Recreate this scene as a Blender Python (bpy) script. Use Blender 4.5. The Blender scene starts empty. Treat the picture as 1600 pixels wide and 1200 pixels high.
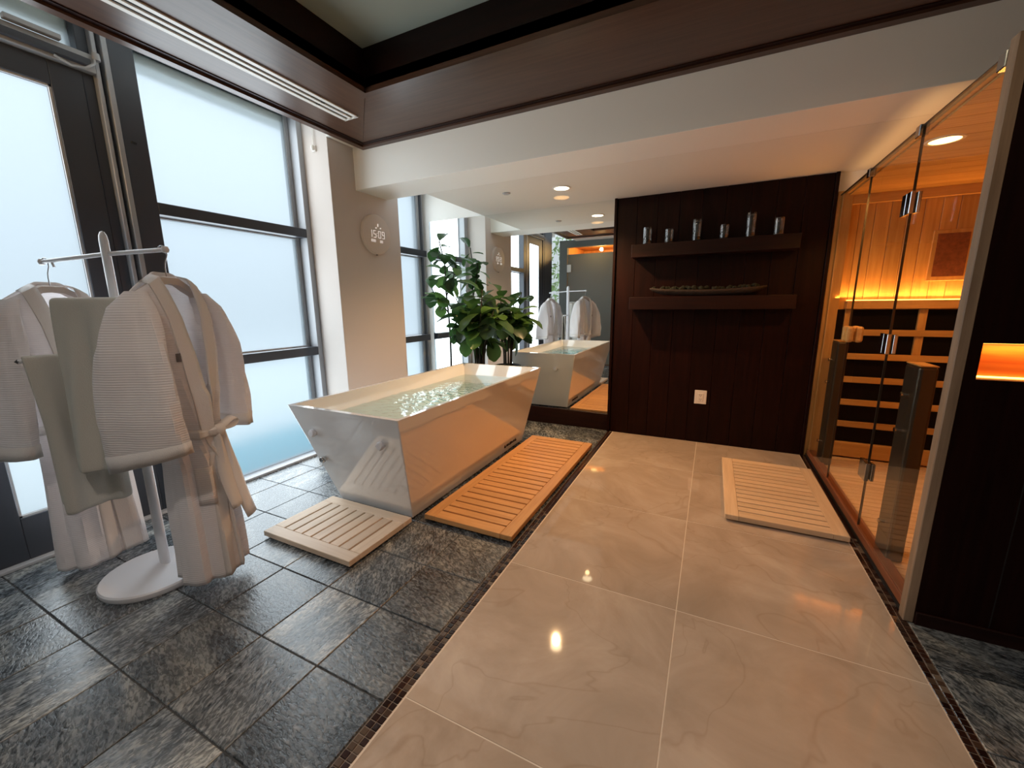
import bpy, bmesh, math, random
from mathutils import Vector, Matrix
random.seed(7)
R = random.Random(11)
PI = math.pi
sc = bpy.context.scene
COL = sc.collection

# ------------------------------------------------------------------ camera
cam_d = bpy.data.cameras.new('camera'); cam = bpy.data.objects.new('camera', cam_d); COL.objects.link(cam)
YAW, PIT, ROL, FPX = -0.4551687, -0.1921385, -0.0100045, 633.41
fw = Vector((math.sin(YAW)*math.cos(PIT), math.cos(YAW)*math.cos(PIT), math.sin(PIT)))
r0 = Vector((math.cos(YAW), -math.sin(YAW), 0)); u0 = r0.cross(fw)
rt = math.cos(ROL)*r0 + math.sin(ROL)*u0; up = -math.sin(ROL)*r0 + math.cos(ROL)*u0
m = Matrix((rt, up, -fw)).transposed().to_4x4(); m.translation = (0, 0, 1.5)
cam.matrix_world = m
cam_d.sensor_width = 36; cam_d.lens = FPX/1600*36; cam_d.clip_start = 0.02
sc.camera = cam

# ------------------------------------------------------------------ exposure, world
sc.view_settings.view_transform = 'Standard'; sc.view_settings.look = 'None'
sc.view_settings.exposure = 0.0; sc.view_settings.gamma = 1.0; sc.view_settings.use_curve_mapping = False
sc.cycles.max_bounces = 14; sc.cycles.diffuse_bounces = 6; sc.cycles.glossy_bounces = 6
sc.cycles.transmission_bounces = 8; sc.cycles.transparent_max_bounces = 12
sc.cycles.caustics_reflective = True; sc.cycles.blur_glossy = 0.6; sc.cycles.caustics_refractive = True
sc.cycles.sample_clamp_indirect = 6.0; sc.cycles.use_denoising = True

SKY = 0.76
W = bpy.data.worlds.new('world'); sc.world = W; W.use_nodes = True
wn = W.node_tree; wn.nodes.clear()
wo = wn.nodes.new('ShaderNodeOutputWorld'); wb = wn.nodes.new('ShaderNodeBackground')
wt = wn.nodes.new('ShaderNodeTexCoord'); ws = wn.nodes.new('ShaderNodeSeparateXYZ'); wr = wn.nodes.new('ShaderNodeValToRGB')
wn.links.new(wt.outputs['Generated'], ws.inputs[0]); wn.links.new(ws.outputs['Z'], wr.inputs[0])
# overcast sky: the zenith about three times as bright as the horizon
wr.color_ramp.elements[0].color = (0.31, 0.345, 0.385, 1); wr.color_ramp.elements[0].position = 0.0
wr.color_ramp.elements[1].color = (0.86, 0.97, 1.09, 1); wr.color_ramp.elements[1].position = 1.0
wn.links.new(wr.outputs[0], wb.inputs[0]); wb.inputs[1].default_value = SKY*3
wn.links.new(wb.outputs[0], wo.inputs[0])

def lamp(name, kind, loc, power, color, size=0.1, rot=(0, 0, 0), spot=None, blend=0.6, sy=None):
    d = bpy.data.lights.new(name, kind); d.energy = power; d.color = color
    if kind == 'AREA':
        d.size = size
        if sy: d.shape = 'RECTANGLE'; d.size_y = sy
    else: d.shadow_soft_size = size
    if spot: d.spot_size = math.radians(spot); d.spot_blend = blend
    o = bpy.data.objects.new(name, d); o.location = loc; o.rotation_euler = rot; COL.objects.link(o); return o
WARM = (1.0, 0.60, 0.28); AMBER = (1.0, 0.42, 0.10)
# added area light in every window opening, boosting the daylight through the panes
DAY = (0.86, 0.95, 1.0)
for nm, y, z, w, h, p in (('window_fill', 2.21, 1.60, 1.12, 3.1, 38), ('door_fill', 0.965, 1.545, 0.50, 2.48, 16), ('bay_fill', 4.24, 1.5, 0.70, 2.85, 19)):
    lamp(nm, 'AREA', (-3.655 if nm != 'door_fill' else -3.61, y, z), p, DAY, h, (0, -PI/2, 0), sy=w)
# the recessed downlight over the long duckboard (its fitting is built below)
lamp('downlight_lamp', 'SPOT', (-1.42, 4.05, 2.515), 200, WARM, 0.03, spot=150, blend=0.8)
TRAY_FILLS = [(-1.1, 1.65), (0.35, 1.65), (1.8, 1.65)]
for x, y in TRAY_FILLS: lamp('tray_fill', 'SPOT', (x, y, 3.21), 11, (1.0, 0.76, 0.54), 0.06, spot=140, blend=0.7)  # added lamps in the tray, out of view, for warm fill
ENTRY_FILLS = [(0.6, -0.25), (-0.9, -0.25)]
for x, y in ENTRY_FILLS: lamp('entry_fill', 'SPOT', (x, y, 3.0), 60 if x > 0 else 88, (1.0, 0.88, 0.78), 0.06, spot=150, blend=0.8)  # unseen fill lamps added to lift the robes and foreground
lamp('sauna_lamp', 'SPOT', (1.13, 3.40, 2.38), 62, AMBER, 0.04, spot=160, blend=0.5)
lamp('roof_wash_fill', 'AREA', (1.03, 3.95, 2.470), 0.9, (1.0, 0.56, 0.22), 0.05, (0, PI+0.75, 0), sy=1.5)  # hidden lamp added for the orange wash on the lowered ceiling
lamp('niche_lamp', 'AREA', (1.38, 2.395, 1.318), 2.2, AMBER, 0.70, sy=0.02)
lamp('sauna_ledge_lamp', 'AREA', (1.65, 4.70, 1.535), 8, AMBER, 1.3, (PI, 0, 0), sy=0.03)
lamp('steam_room_lamp', 'POINT', (-2.6, -0.95, 2.84), 60, (1.0, 0.62, 0.24), 0.04)

# ------------------------------------------------------------------ materials
def mk(name):
    mt = bpy.data.materials.new(name); mt.use_nodes = True
    nt = mt.node_tree; return mt, nt, nt.nodes['Principled BSDF'], nt.nodes['Material Output']
def plain(name, col, rough=0.5, metal=0.0, coat=0.0, spec=0.5, bump=None):
    mt, nt, b, o = mk(name)
    b.inputs['Base Color'].default_value = (*col, 1); b.inputs['Roughness'].default_value = rough
    b.inputs['Metallic'].default_value = metal; b.inputs['Coat Weight'].default_value = coat
    b.inputs['Specular IOR Level'].default_value = spec
    if bump:
        tc = nt.nodes.new('ShaderNodeTexCoord'); n = nt.nodes.new('ShaderNodeTexNoise'); n.inputs['Scale'].default_value = bump[0]
        n.inputs['Detail'].default_value = bump[2] if len(bump) > 2 else 3
        bp = nt.nodes.new('ShaderNodeBump'); bp.inputs['Strength'].default_value = bump[1]; bp.inputs['Distance'].default_value = 0.01
        nt.links.new(tc.outputs['Object'], n.inputs['Vector']); nt.links.new(n.outputs['Fac'], bp.inputs['Height']); nt.links.new(bp.outputs[0], b.inputs['Normal'])
    return mt
def emit(name, col, s):
    mt, nt, b, o = mk(name); e = nt.nodes.new('ShaderNodeEmission')
    e.inputs[0].default_value = (*col, 1); e.inputs[1].default_value = s; nt.links.new(e.outputs[0], o.inputs[0]); return mt
def coords(nt, scale, offset=True):
    """object coordinates, shifted by a per-object random amount, stretched by scale"""
    tc = nt.nodes.new('ShaderNodeTexCoord'); mp = nt.nodes.new('ShaderNodeMapping'); mp.inputs['Scale'].default_value = scale
    nt.links.new(tc.outputs['Object'], mp.inputs['Vector'])
    oi = nt.nodes.new('ShaderNodeObjectInfo')
    if offset:
        mu = nt.nodes.new('ShaderNodeVectorMath'); mu.operation = 'SCALE'; mu.inputs[0].default_value = (37, 91, 53)
        nt.links.new(oi.outputs['Random'], mu.inputs['Scale']); nt.links.new(mu.outputs[0], mp.inputs['Location'])
    return mp.outputs[0], oi.outputs['Random']
def noise(nt, vec, scale, detail=4, rough=0.55, dist=0.0):
    n = nt.nodes.new('ShaderNodeTexNoise'); n.inputs['Scale'].default_value = scale; n.inputs['Detail'].default_value = detail
    n.inputs['Roughness'].default_value = rough; n.inputs['Distortion'].default_value = dist
    nt.links.new(vec, n.inputs['Vector']); return n.outputs['Fac']
def ramp(nt, fac, stops):
    r = nt.nodes.new('ShaderNodeValToRGB'); el = r.color_ramp.elements
    while len(el) < len(stops): el.new(0.5)
    for e, (p, c) in zip(el, stops): e.position = p; e.color = (*c, 1)
    nt.links.new(fac, r.inputs[0]); return r.outputs[0]
def math_(nt, op, a, b):
    n = nt.nodes.new('ShaderNodeMath'); n.operation = op
    for i, v in enumerate((a, b)):
        if isinstance(v, (int, float)): n.inputs[i].default_value = v
        else: nt.links.new(v, n.inputs[i])
    return n.outputs[0]
def bump(nt, b, h, strength, dist=0.01):
    bp = nt.nodes.new('ShaderNodeBump'); bp.inputs['Strength'].default_value = strength; bp.inputs['Distance'].default_value = dist
    nt.links.new(h, bp.inputs['Height']); nt.links.new(bp.outputs[0], b.inputs['Normal'])
def wood(name, c1, c2, axis, rough=0.4, var=0.25, coat=0.0, spec=0.5):
    mt, nt, b, o = mk(name)
    s = [14, 14, 14]; s['xyz'.index(axis)] = 0.9
    v, rnd = coords(nt, s); f = noise(nt, v, 2.2, 5, 0.6, 0.4)
    c = ramp(nt, f, [(0.3, c1), (0.7, c2)])
    hs = nt.nodes.new('ShaderNodeHueSaturation'); nt.links.new(c, hs.inputs['Color'])
    nt.links.new(math_(nt, 'ADD', math_(nt, 'MULTIPLY', rnd, var), 1 - var/2), hs.inputs['Value'])
    nt.links.new(hs.outputs[0], b.inputs['Base Color'])
    b.inputs['Roughness'].default_value = rough; b.inputs['Coat Weight'].default_value = coat; b.inputs['Specular IOR Level'].default_value = spec
    bump(nt, b, f, 0.12, 0.004)
    return mt

M = {}
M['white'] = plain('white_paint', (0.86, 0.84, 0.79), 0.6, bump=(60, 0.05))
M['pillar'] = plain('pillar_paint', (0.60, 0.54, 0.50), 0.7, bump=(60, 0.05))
M['ceil'] = plain('ceiling_paint', (0.80, 0.77, 0.71), 0.7, bump=(40, 0.04))
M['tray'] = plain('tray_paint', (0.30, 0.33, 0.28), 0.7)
M['metal_dark'] = plain('dark_aluminium', (0.050, 0.056, 0.070), 0.45, 0.15)
M['metal_grey'] = plain('grey_aluminium', (0.36, 0.37, 0.39), 0.45, 0.2)
M['bead'] = plain('glazing_bead', (0.45, 0.45, 0.46), 0.5)
M['chrome'] = plain('chrome', (0.55, 0.55, 0.55), 0.16, 1.0)
M['steel'] = plain('brushed_steel', (0.075, 0.068, 0.055), 0.32, 0.7)
M['wire'] = plain('wire', (0.55, 0.55, 0.56), 0.3, 1.0)
M['black'] = plain('black', (0.006, 0.006, 0.006), 0.6)
M['blackplastic'] = plain('black_plastic', (0.01, 0.01, 0.01), 0.35)
M['heater'] = plain('heater_panel', (0.005, 0.004, 0.003), 0.6, spec=0.08)
M['vent'] = plain('vent_white', (0.80, 0.77, 0.72), 0.45)
M['acrylic'] = plain('tub_acrylic', (0.80, 0.80, 0.80), 0.10, 0.0, 0.5, bump=(3.6, 0.16, 0.0))
M['acrylic'].node_tree.nodes['Principled BSDF'].inputs['Coat Weight'].default_value = 1.0; M['acrylic'].node_tree.nodes['Principled BSDF'].inputs['Coat Roughness'].default_value = 0.02; M['acrylic'].node_tree.nodes['Principled BSDF'].inputs['Coat IOR'].default_value = 1.9
_n = M['acrylic'].node_tree
for _l in [l for l in _n.links if l.to_socket.name == 'Normal' and l.to_node.type == 'BSDF_PRINCIPLED']: _n.links.new(_l.from_socket, _n.nodes['Principled BSDF'].inputs['Coat Normal'])
M['rackwhite'] = plain('rack_white', (0.70, 0.70, 0.74), 0.35)
M['plastic_cream'] = plain('cream_plastic', (0.72, 0.66, 0.60), 0.4)
M['hanger'] = plain('hanger_velvet', (0.55, 0.48, 0.44), 0.7)
M['clock'] = plain('clock_case', (0.62, 0.54, 0.48), 0.55)
M['grout_dark'] = plain('grout_dark', (0.055, 0.055, 0.055), 0.85)
M['grout_light'] = plain('grout_light', (0.62, 0.52, 0.42), 0.7)
M['mahog_v'] = wood('mahogany_upright', (0.0065, 0.0014, 0.0009), (0.016, 0.0034, 0.0018), 'z', 0.42, 0.3, spec=0.13)
M['mahog_x'] = wood('mahogany_along', (0.009, 0.002, 0.0012), (0.020, 0.005, 0.003), 'x', 0.38, 0.2, spec=0.25)
M['walnut_x'] = wood('walnut_along', (0.050, 0.021, 0.012), (0.085, 0.040, 0.024), 'x', 0.36, 0.15)
M['walnut_y'] = wood('walnut_across', (0.050, 0.021, 0.012), (0.085, 0.040, 0.024), 'y', 0.36, 0.15)
M['cedar_v'] = wood('cedar_upright', (0.46, 0.24, 0.07), (0.63, 0.37, 0.12), 'z', 0.45, 0.3)
M['cedar_x'] = wood('cedar_along', (0.46, 0.24, 0.07), (0.63, 0.37, 0.12), 'x', 0.45, 0.25)
M['cedar_y'] = wood('cedar_deep', (0.46, 0.24, 0.07), (0.63, 0.37, 0.12), 'y', 0.45, 0.25)
M['post'] = wood('oak_post', (0.20, 0.13, 0.08), (0.32, 0.22, 0.145), 'z', 0.5, 0.1)
M['sill'] = wood('redwood_sill', (0.14, 0.045, 0.020), (0.26, 0.09, 0.04), 'y', 0.35, 0.1)
M['teak_x'] = wood('teak_slats_across', (0.58, 0.40, 0.24), (0.70, 0.51, 0.33), 'x', 0.5, 0.18)
M['teak_y'] = wood('teak_slats_along', (0.58, 0.40, 0.24), (0.70, 0.51, 0.33), 'y', 0.5, 0.18)
M['orange_x'] = wood('orange_slats_across', (0.50, 0.24, 0.085), (0.66, 0.35, 0.14), 'x', 0.45, 0.2)
M['orange_y'] = wood('orange_slats_along', (0.50, 0.24, 0.085), (0.66, 0.35, 0.14), 'y', 0.45, 0.2)
M['pale_x'] = wood('pale_slats_across', (0.66, 0.50, 0.36), (0.78, 0.62, 0.47), 'x', 0.5, 0.15)
M['pale_y'] = wood('pale_slats_along', (0.66, 0.50, 0.36), (0.78, 0.62, 0.47), 'y', 0.5, 0.15)
M['amberwood'] = wood('amber_boards', (0.40, 0.15, 0.04), (0.62, 0.26, 0.07), 'z', 0.45, 0.3)
M['nichewood'] = wood('niche_board', (0.42, 0.10, 0.02), (0.62, 0.20, 0.04), 'x', 0.4, 0.1)
M['moss'] = plain('moss', (0.012, 0.014, 0.005), 0.9, bump=(120, 0.8))
M['bark'] = plain('bark', (0.022, 0.011, 0.006), 0.8, bump=(40, 0.6))
M['soil'] = plain('soil', (0.03, 0.022, 0.016), 0.95, bump=(80, 0.8))
M['stem'] = plain('stem_bark', (0.030, 0.022, 0.015), 0.8, bump=(60, 0.4))
M['pot'] = plain('pot_black', (0.012, 0.012, 0.013), 0.35)
M['lamp_disc'] = emit('lamp_disc', (1.0, 0.80, 0.50), 9.0)
M['lamp_glass'] = plain('lamp_glass', (0.9, 0.6, 0.35), 0.3)
M['sauna_disc'] = emit('sauna_lamp_disc', (1.0, 0.62, 0.20), 10.0)
M['led'] = emit('amber_led', (1.0, 0.45, 0.08), 9.0)
M['digits'] = emit('clock_digits', (1.0, 0.86, 0.76), 0.75)
M['stonewall'] = plain('stone_wall', (0.13, 0.14, 0.13), 0.55, bump=(6, 0.25))
M['paving'] = plain('paving', (0.70, 0.70, 0.68), 0.8)
M['poolwater'] = plain('pool_tile', (0.015, 0.32, 0.42), 0.35)

def slate():
    mt, nt, b, o = mk('slate'); v, rnd = coords(nt, (1, 1, 1))
    vr = nt.nodes.new('ShaderNodeVectorRotate'); vr.rotation_type = 'Z_AXIS'      # each tile has its own cleft direction
    nt.links.new(v, vr.inputs['Vector']); nt.links.new(math_(nt, 'ADD', math_(nt, 'MULTIPLY', rnd, 1.6), 0.1), vr.inputs['Angle'])
    mp = nt.nodes.new('ShaderNodeMapping'); nt.links.new(vr.outputs[0], mp.inputs['Vector']); mp.inputs['Scale'].default_value = (0.42, 1, 1)
    big = noise(nt, mp.outputs[0], 5.0, 4, 0.55, 1.0); streak = noise(nt, mp.outputs[0], 80, 3, 0.6, 0.8); vein = noise(nt, mp.outputs[0], 4.2, 2, 0.5, 1.6)
    mx = math_(nt, 'ADD', math_(nt, 'MULTIPLY', big, 0.45), math_(nt, 'MULTIPLY', streak, 0.55))
    c = ramp(nt, mx, [(0.37, (0.014, 0.017, 0.020)), (0.46, (0.058, 0.068, 0.077)), (0.54, (0.14, 0.155, 0.17)), (0.64, (0.32, 0.345, 0.365))])
    cr = ramp(nt, math_(nt, 'ABSOLUTE', math_(nt, 'SUBTRACT', vein, 0.5), 0), [(0.0, (0.45, 0.45, 0.45)), (0.018, (1, 1, 1))])
    m1 = nt.nodes.new('ShaderNodeMix'); m1.data_type = 'RGBA'; m1.blend_type = 'MULTIPLY'; m1.inputs[0].default_value = 0.8
    nt.links.new(c, m1.inputs[6]); nt.links.new(cr, m1.inputs[7])
    hs = nt.nodes.new('ShaderNodeHueSaturation'); nt.links.new(m1.outputs[2], hs.inputs['Color'])
    nt.links.new(math_(nt, 'ADD', math_(nt, 'MULTIPLY', rnd, 0.7), 0.65), hs.inputs['Value'])
    tint = nt.nodes.new('ShaderNodeMix'); tint.data_type = 'RGBA'; tint.blend_type = 'MULTIPLY'
    tint.inputs[7].default_value = (1.02, 0.97, 0.88, 1); nt.links.new(hs.outputs[0], tint.inputs[6])
    nt.links.new(ramp(nt, big, [(0.45, (0, 0, 0)), (0.62, (1, 1, 1))]), tint.inputs[0])
    nt.links.new(tint.outputs[2], b.inputs['Base Color'])
    nt.links.new(math_(nt, 'ADD', math_(nt, 'MULTIPLY', streak, 0.34), 0.10), b.inputs['Roughness'])
    b.inputs['Specular IOR Level'].default_value = 0.95; bump(nt, b, mx, 0.40, 0.008); return mt
M['slate'] = slate()
def marble():
    mt, nt, b, o = mk('cream_marble'); v, rnd = coords(nt, (1, 1, 1))
    f = noise(nt, v, 2.0, 6, 0.62, 0.9); g = noise(nt, v, 1.1, 3, 0.5, 1.6)
    c = ramp(nt, f, [(0.30, (0.36, 0.275, 0.205)), (0.52, (0.45, 0.35, 0.27)), (0.75, (0.54, 0.44, 0.35))])
    vein = ramp(nt, math_(nt, 'ABSOLUTE', math_(nt, 'SUBTRACT', g, 0.5), 0), [(0.0, (0.86, 0.83, 0.80)), (0.009, (1, 1, 1))])
    mx = nt.nodes.new('ShaderNodeMix'); mx.data_type = 'RGBA'; mx.blend_type = 'MULTIPLY'; mx.inputs[0].default_value = 0.8
    nt.links.new(c, mx.inputs[6]); nt.links.new(vein, mx.inputs[7]); nt.links.new(mx.outputs[2], b.inputs['Base Color'])
    b.inputs['Roughness'].default_value = 0.04; b.inputs['Specular IOR Level'].default_value = 0.6
    bump(nt, b, noise(nt, v, 5, 2), 0.012, 0.01); return mt
M['marble'] = marble()
def mosaic():
    mt, nt, b, o = mk('mosaic'); oi = nt.nodes.new('ShaderNodeObjectInfo')
    nt.links.new(ramp(nt, oi.outputs['Random'], [(0.0, (0.012, 0.005, 0.004)), (0.6, (0.035, 0.014, 0.009)), (0.85, (0.07, 0.045, 0.03)), (1.0, (0.16, 0.12, 0.09))]), b.inputs['Base Color'])
    b.inputs['Roughness'].default_value = 0.12; return mt
M['mosaic'] = mosaic(); M['grout_mid'] = plain('grout_mid', (0.20, 0.155, 0.12), 0.8)
def cloth(name, col, rib, tr=0.3, axis='Z'):
    mt, nt, b, o = mk(name); b.inputs['Base Color'].default_value = (*col, 1); b.inputs['Roughness'].default_value = 0.9; b.inputs['Specular IOR Level'].default_value = 0.15
    tc = nt.nodes.new('ShaderNodeTexCoord'); sp = nt.nodes.new('ShaderNodeSeparateXYZ'); nt.links.new(tc.outputs['Object'], sp.inputs[0])
    if rib:
        s = math_(nt, 'SINE', math_(nt, 'MULTIPLY', sp.outputs[axis], 2*PI/rib), 0); bump(nt, b, s, 0.35, 0.003)
    else:
        n = nt.nodes.new('ShaderNodeTexNoise'); n.inputs['Scale'].default_value = 260; nt.links.new(tc.outputs['Object'], n.inputs['Vector']); bump(nt, b, n.outputs['Fac'], 0.5, 0.004)
    t = nt.nodes.new('ShaderNodeBsdfTranslucent'); t.inputs[0].default_value = (*col, 1)
    mx = nt.nodes.new('ShaderNodeMixShader'); mx.inputs[0].default_value = tr
    nt.links.new(b.outputs[0], mx.inputs[1]); nt.links.new(t.outputs[0], mx.inputs[2]); nt.links.new(mx.outputs[0], o.inputs[0]); return mt
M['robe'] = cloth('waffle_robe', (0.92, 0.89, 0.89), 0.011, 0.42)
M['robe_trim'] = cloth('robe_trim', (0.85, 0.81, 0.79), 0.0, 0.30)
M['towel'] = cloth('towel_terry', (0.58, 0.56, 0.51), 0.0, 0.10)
M['emblem'] = plain('emblem_thread', (0.15, 0.14, 0.15), 0.8)
def leafm():
    mt, nt, b, o = mk('fig_leaf'); v, rnd = coords(nt, (1, 1, 1), False)
    c = ramp(nt, rnd, [(0.0, (0.014, 0.036, 0.012)), (0.6, (0.030, 0.075, 0.018)), (1.0, (0.075, 0.15, 0.035))])
    nt.links.new(c, b.inputs['Base Color']); b.inputs['Roughness'].default_value = 0.38
    t = nt.nodes.new('ShaderNodeBsdfTranslucent'); hs = nt.nodes.new('ShaderNodeHueSaturation'); hs.inputs['Value'].default_value = 2.4; nt.links.new(c, hs.inputs['Color']); nt.links.new(hs.outputs[0], t.inputs[0])
    mx = nt.nodes.new('ShaderNodeMixShader'); mx.inputs[0].default_value = 0.35
    nt.links.new(b.outputs[0], mx.inputs[1]); nt.links.new(t.outputs[0], mx.inputs[2]); nt.links.new(mx.outputs[0], o.inputs[0]); return mt
M['leaf'] = leafm()
def frosted():
    mt, nt, b, o = mk('frosted_glass')
    t = nt.nodes.new('ShaderNodeBsdfTranslucent'); t.inputs[0].default_value = (0.90, 0.94, 0.95, 1)
    g = nt.nodes.new('ShaderNodeBsdfRefraction'); g.inputs['Color'].default_value = (0.93, 0.97, 0.98, 1); g.inputs['Roughness'].default_value = 0.42; g.inputs['IOR'].default_value = 1.25
    mx = nt.nodes.new('ShaderNodeMixShader'); mx.inputs[0].default_value = 0.72
    nt.links.new(t.outputs[0], mx.inputs[1]); nt.links.new(g.outputs[0], mx.inputs[2]); nt.links.new(mx.outputs[0], o.inputs[0]); return mt
M['frosted'] = frosted()
def clearglass(name, tint, rough=0.0, gain=1.0):
    mt, nt, b, o = mk(name)
    tr = nt.nodes.new('ShaderNodeBsdfTransparent'); tr.inputs[0].default_value = (*tint, 1)
    gl = nt.nodes.new('ShaderNodeBsdfGlossy'); gl.inputs['Roughness'].default_value = rough
    fr = nt.nodes.new('ShaderNodeFresnel'); fr.inputs[0].default_value = 1.45
    ge = nt.nodes.new('ShaderNodeNewGeometry'); inv = math_(nt, 'SUBTRACT', 1.0, ge.outputs['Backfacing'])
    fac = math_(nt, 'MULTIPLY', math_(nt, 'MULTIPLY', fr.outputs[0], inv), gain)
    mx = nt.nodes.new('ShaderNodeMixShader'); nt.links.new(fac, mx.inputs[0]); nt.links.new(tr.outputs[0], mx.inputs[1]); nt.links.new(gl.outputs[0], mx.inputs[2])
    nt.links.new(mx.outputs[0], o.inputs[0]); return mt, nt, fr, gl
M['glass'] = clearglass('clear_glass', (0.97, 0.97, 0.95))[0]
M['cupglass'] = clearglass('cup_glass', (0.80, 0.78, 0.75), 0.04, 4.0)[0]
def water():
    mt, nt, fr, gl = clearglass('tub_water', (0.76, 0.92, 0.95), 0.02, 1.5)
    tc = nt.nodes.new('ShaderNodeTexCoord'); n = nt.nodes.new('ShaderNodeTexNoise'); n.inputs['Scale'].default_value = 14; n.inputs['Detail'].default_value = 3
    nt.links.new(tc.outputs['Object'], n.inputs['Vector']); bp = nt.nodes.new('ShaderNodeBump'); bp.inputs['Strength'].default_value = 0.35; bp.inputs['Distance'].default_value = 0.02
    nt.links.new(n.outputs['Fac'], bp.inputs['Height']); nt.links.new(bp.outputs[0], fr.inputs['Normal']); nt.links.new(bp.outputs[0], gl.inputs['Normal']); return mt
M['water'] = water()
mt, nt, b, o = mk('mirror_glass'); b.inputs['Base Color'].default_value = (0.88, 0.90, 0.88, 1); b.inputs['Metallic'].default_value = 1; b.inputs['Roughness'].default_value = 0.0; M['mirror'] = mt
def frostdoor():
    mt, nt, b, o = mk('etched_door_glass'); b.inputs['Base Color'].default_value = (0.20, 0.22, 0.20, 1); b.inputs['Roughness'].default_value = 0.45
    t = nt.nodes.new('ShaderNodeBsdfTranslucent'); t.inputs[0].default_value = (0.42, 0.44, 0.40, 1)
    mx = nt.nodes.new('ShaderNodeMixShader'); mx.inputs[0].default_value = 0.35
    nt.links.new(b.outputs[0], mx.inputs[1]); nt.links.new(t.outputs[0], mx.inputs[2]); nt.links.new(mx.outputs[0], o.inputs[0]); return mt
M['etched'] = frostdoor()
mt, nt, b, o = mk('hedge_leaf'); v, rnd = coords(nt, (1, 1, 1), False); f = noise(nt, v, 9, 5, 0.7)
nt.links.new(ramp(nt, f, [(0.3, (0.10, 0.20, 0.05)), (0.55, (0.35, 0.50, 0.22)), (0.7, (0.75, 0.85, 0.65))]), b.inputs['Base Color']); M['hedge'] = mt

# ------------------------------------------------------------------ mesh helpers
class MB:
    def __init__(s): s.v = []; s.f = []; s.sm = False
    def box(s, x0, x1, y0, y1, z0, z1):
        n = len(s.v); s.v += [(x, y, z) for z in (z0, z1) for y in (y0, y1) for x in (x0, x1)]
        s.f += [tuple(n+i for i in q) for q in ((0, 2, 3, 1), (4, 5, 7, 6), (0, 1, 5, 4), (2, 6, 7, 3), (0, 4, 6, 2), (1, 3, 7, 5))]; return s
    def grid(s, rows, close=False, flip=False):
        """rows of equally many points -> quad strip surface"""
        n = len(s.v); k = len(rows[0])
        for r in rows: s.v += [tuple(p) for p in r]
        for i in range(len(rows)-1):
            for j in range(k if close else k-1):
                a, b_, c, d = n+i*k+j, n+i*k+(j+1) % k, n+(i+1)*k+(j+1) % k, n+(i+1)*k+j
                s.f.append((a, d, c, b_) if flip else (a, b_, c, d))
        return s
    def cap(s, pts):
        n = len(s.v); s.v += [tuple(p) for p in pts]; s.f.append(tuple(range(n, n+len(pts)))); return s
    def lathe(s, prof, n=24, c=(0, 0, 0)):
        s.sm = True
        rows = [[(c[0]+r*math.cos(2*PI*i/n), c[1]+r*math.sin(2*PI*i/n), c[2]+z) for i in range(n)] for r, z in prof]
        s.grid(rows, True); return s
    def tube(s, pts, rad, n=8, caps=True):
        s.sm = True
        pts = [Vector(p) for p in pts]; rows = []
        rs = rad if isinstance(rad, (list, tuple)) else [rad]*len(pts)
        ref = None
        for i, p in enumerate(pts):
            d = (pts[min(i+1, len(pts)-1)] - pts[max(i-1, 0)]).normalized()
            if ref is None: ref = d.orthogonal().normalized()
            a = (ref - d*ref.dot(d)).normalized(); b_ = d.cross(a); ref = a
            rows.append([p + (a*math.cos(2*PI*j/n) + b_*math.sin(2*PI*j/n))*rs[i] for j in range(n)])
        s.grid(rows, True)
        if caps: s.cap(rows[0][::-1]); s.cap(rows[-1])
        return s
    def build(s, name, mat, parent=None, bevel=0.0, loc=None, smooth=None, solid=0.0, sub=0):
        me = bpy.data.meshes.new(name); me.from_pydata(s.v, [], s.f); me.validate(); me.update()
        me.materials.append(M[mat] if isinstance(mat, str) else mat)
        return link(name, me, parent, bevel, loc, s.sm if smooth is None else smooth, solid, sub)
def link(name, me, parent=None, bevel=0.0, loc=None, smooth=False, solid=0.0, sub=0):
    o = bpy.data.objects.new(name, me); COL.objects.link(o)
    if loc: o.location = loc
    if parent: o.parent = parent
    if smooth:
        bm = bmesh.new(); bm.from_mesh(me)
        bmesh.ops.remove_doubles(bm, verts=bm.verts, dist=1e-5)
        bmesh.ops.recalc_face_normals(bm, faces=bm.faces)
        for f in bm.faces: f.smooth = True
        for e in bm.edges:
            if len(e.link_faces) == 2 and e.calc_face_angle(0) > 0.7: e.smooth = False
        bm.to_mesh(me); bm.free()
    if solid: md = o.modifiers.new('solid', 'SOLIDIFY'); md.thickness = solid; md.offset = 0
    if sub: md = o.modifiers.new('sub', 'SUBSURF'); md.levels = sub; md.render_levels = sub
    if bevel: md = o.modifiers.new('bevel', 'BEVEL'); md.width = bevel; md.segments = 1 if bevel < 0.004 else 2; md.limit_method = 'ANGLE'
    return o
def box(name, b, mat, parent=None, bevel=0.0):
    """box built about its own centre so textures differ per piece"""
    x0, x1, y0, y1, z0, z1 = b; c = ((x0+x1)/2, (y0+y1)/2, (z0+z1)/2)
    return MB().box(x0-c[0], x1-c[0], y0-c[1], y1-c[1], z0-c[2], z1-c[2]).build(name, mat, parent, bevel, c)
def piece(me, name, parent, loc, rot=None):
    o = bpy.data.objects.new(name, me); COL.objects.link(o); o.parent = parent; o.location = loc
    if rot: o.rotation_euler = rot
    return o
def tag(o, label, cat, group=None):
    o['label'] = label; o['category'] = cat
    if group: o['group'] = group
    return o
def thing(name, label, cat, loc=(0, 0, 0), rz=0.0, group=None):
    o = bpy.data.objects.new(name, None); COL.objects.link(o); o.location = loc; o.rotation_euler = (0, 0, rz); o.empty_display_size = 0.1
    return tag(o, label, cat, group)
def struct(o, label=None):
    o['kind'] = 'structure'
    if label: o['label'] = label
    return o
def sempty(name, label=None):
    o = bpy.data.objects.new(name, None); COL.objects.link(o); return struct(o, label)
def lerp(a, b, t): return a + (b-a)*t
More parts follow.
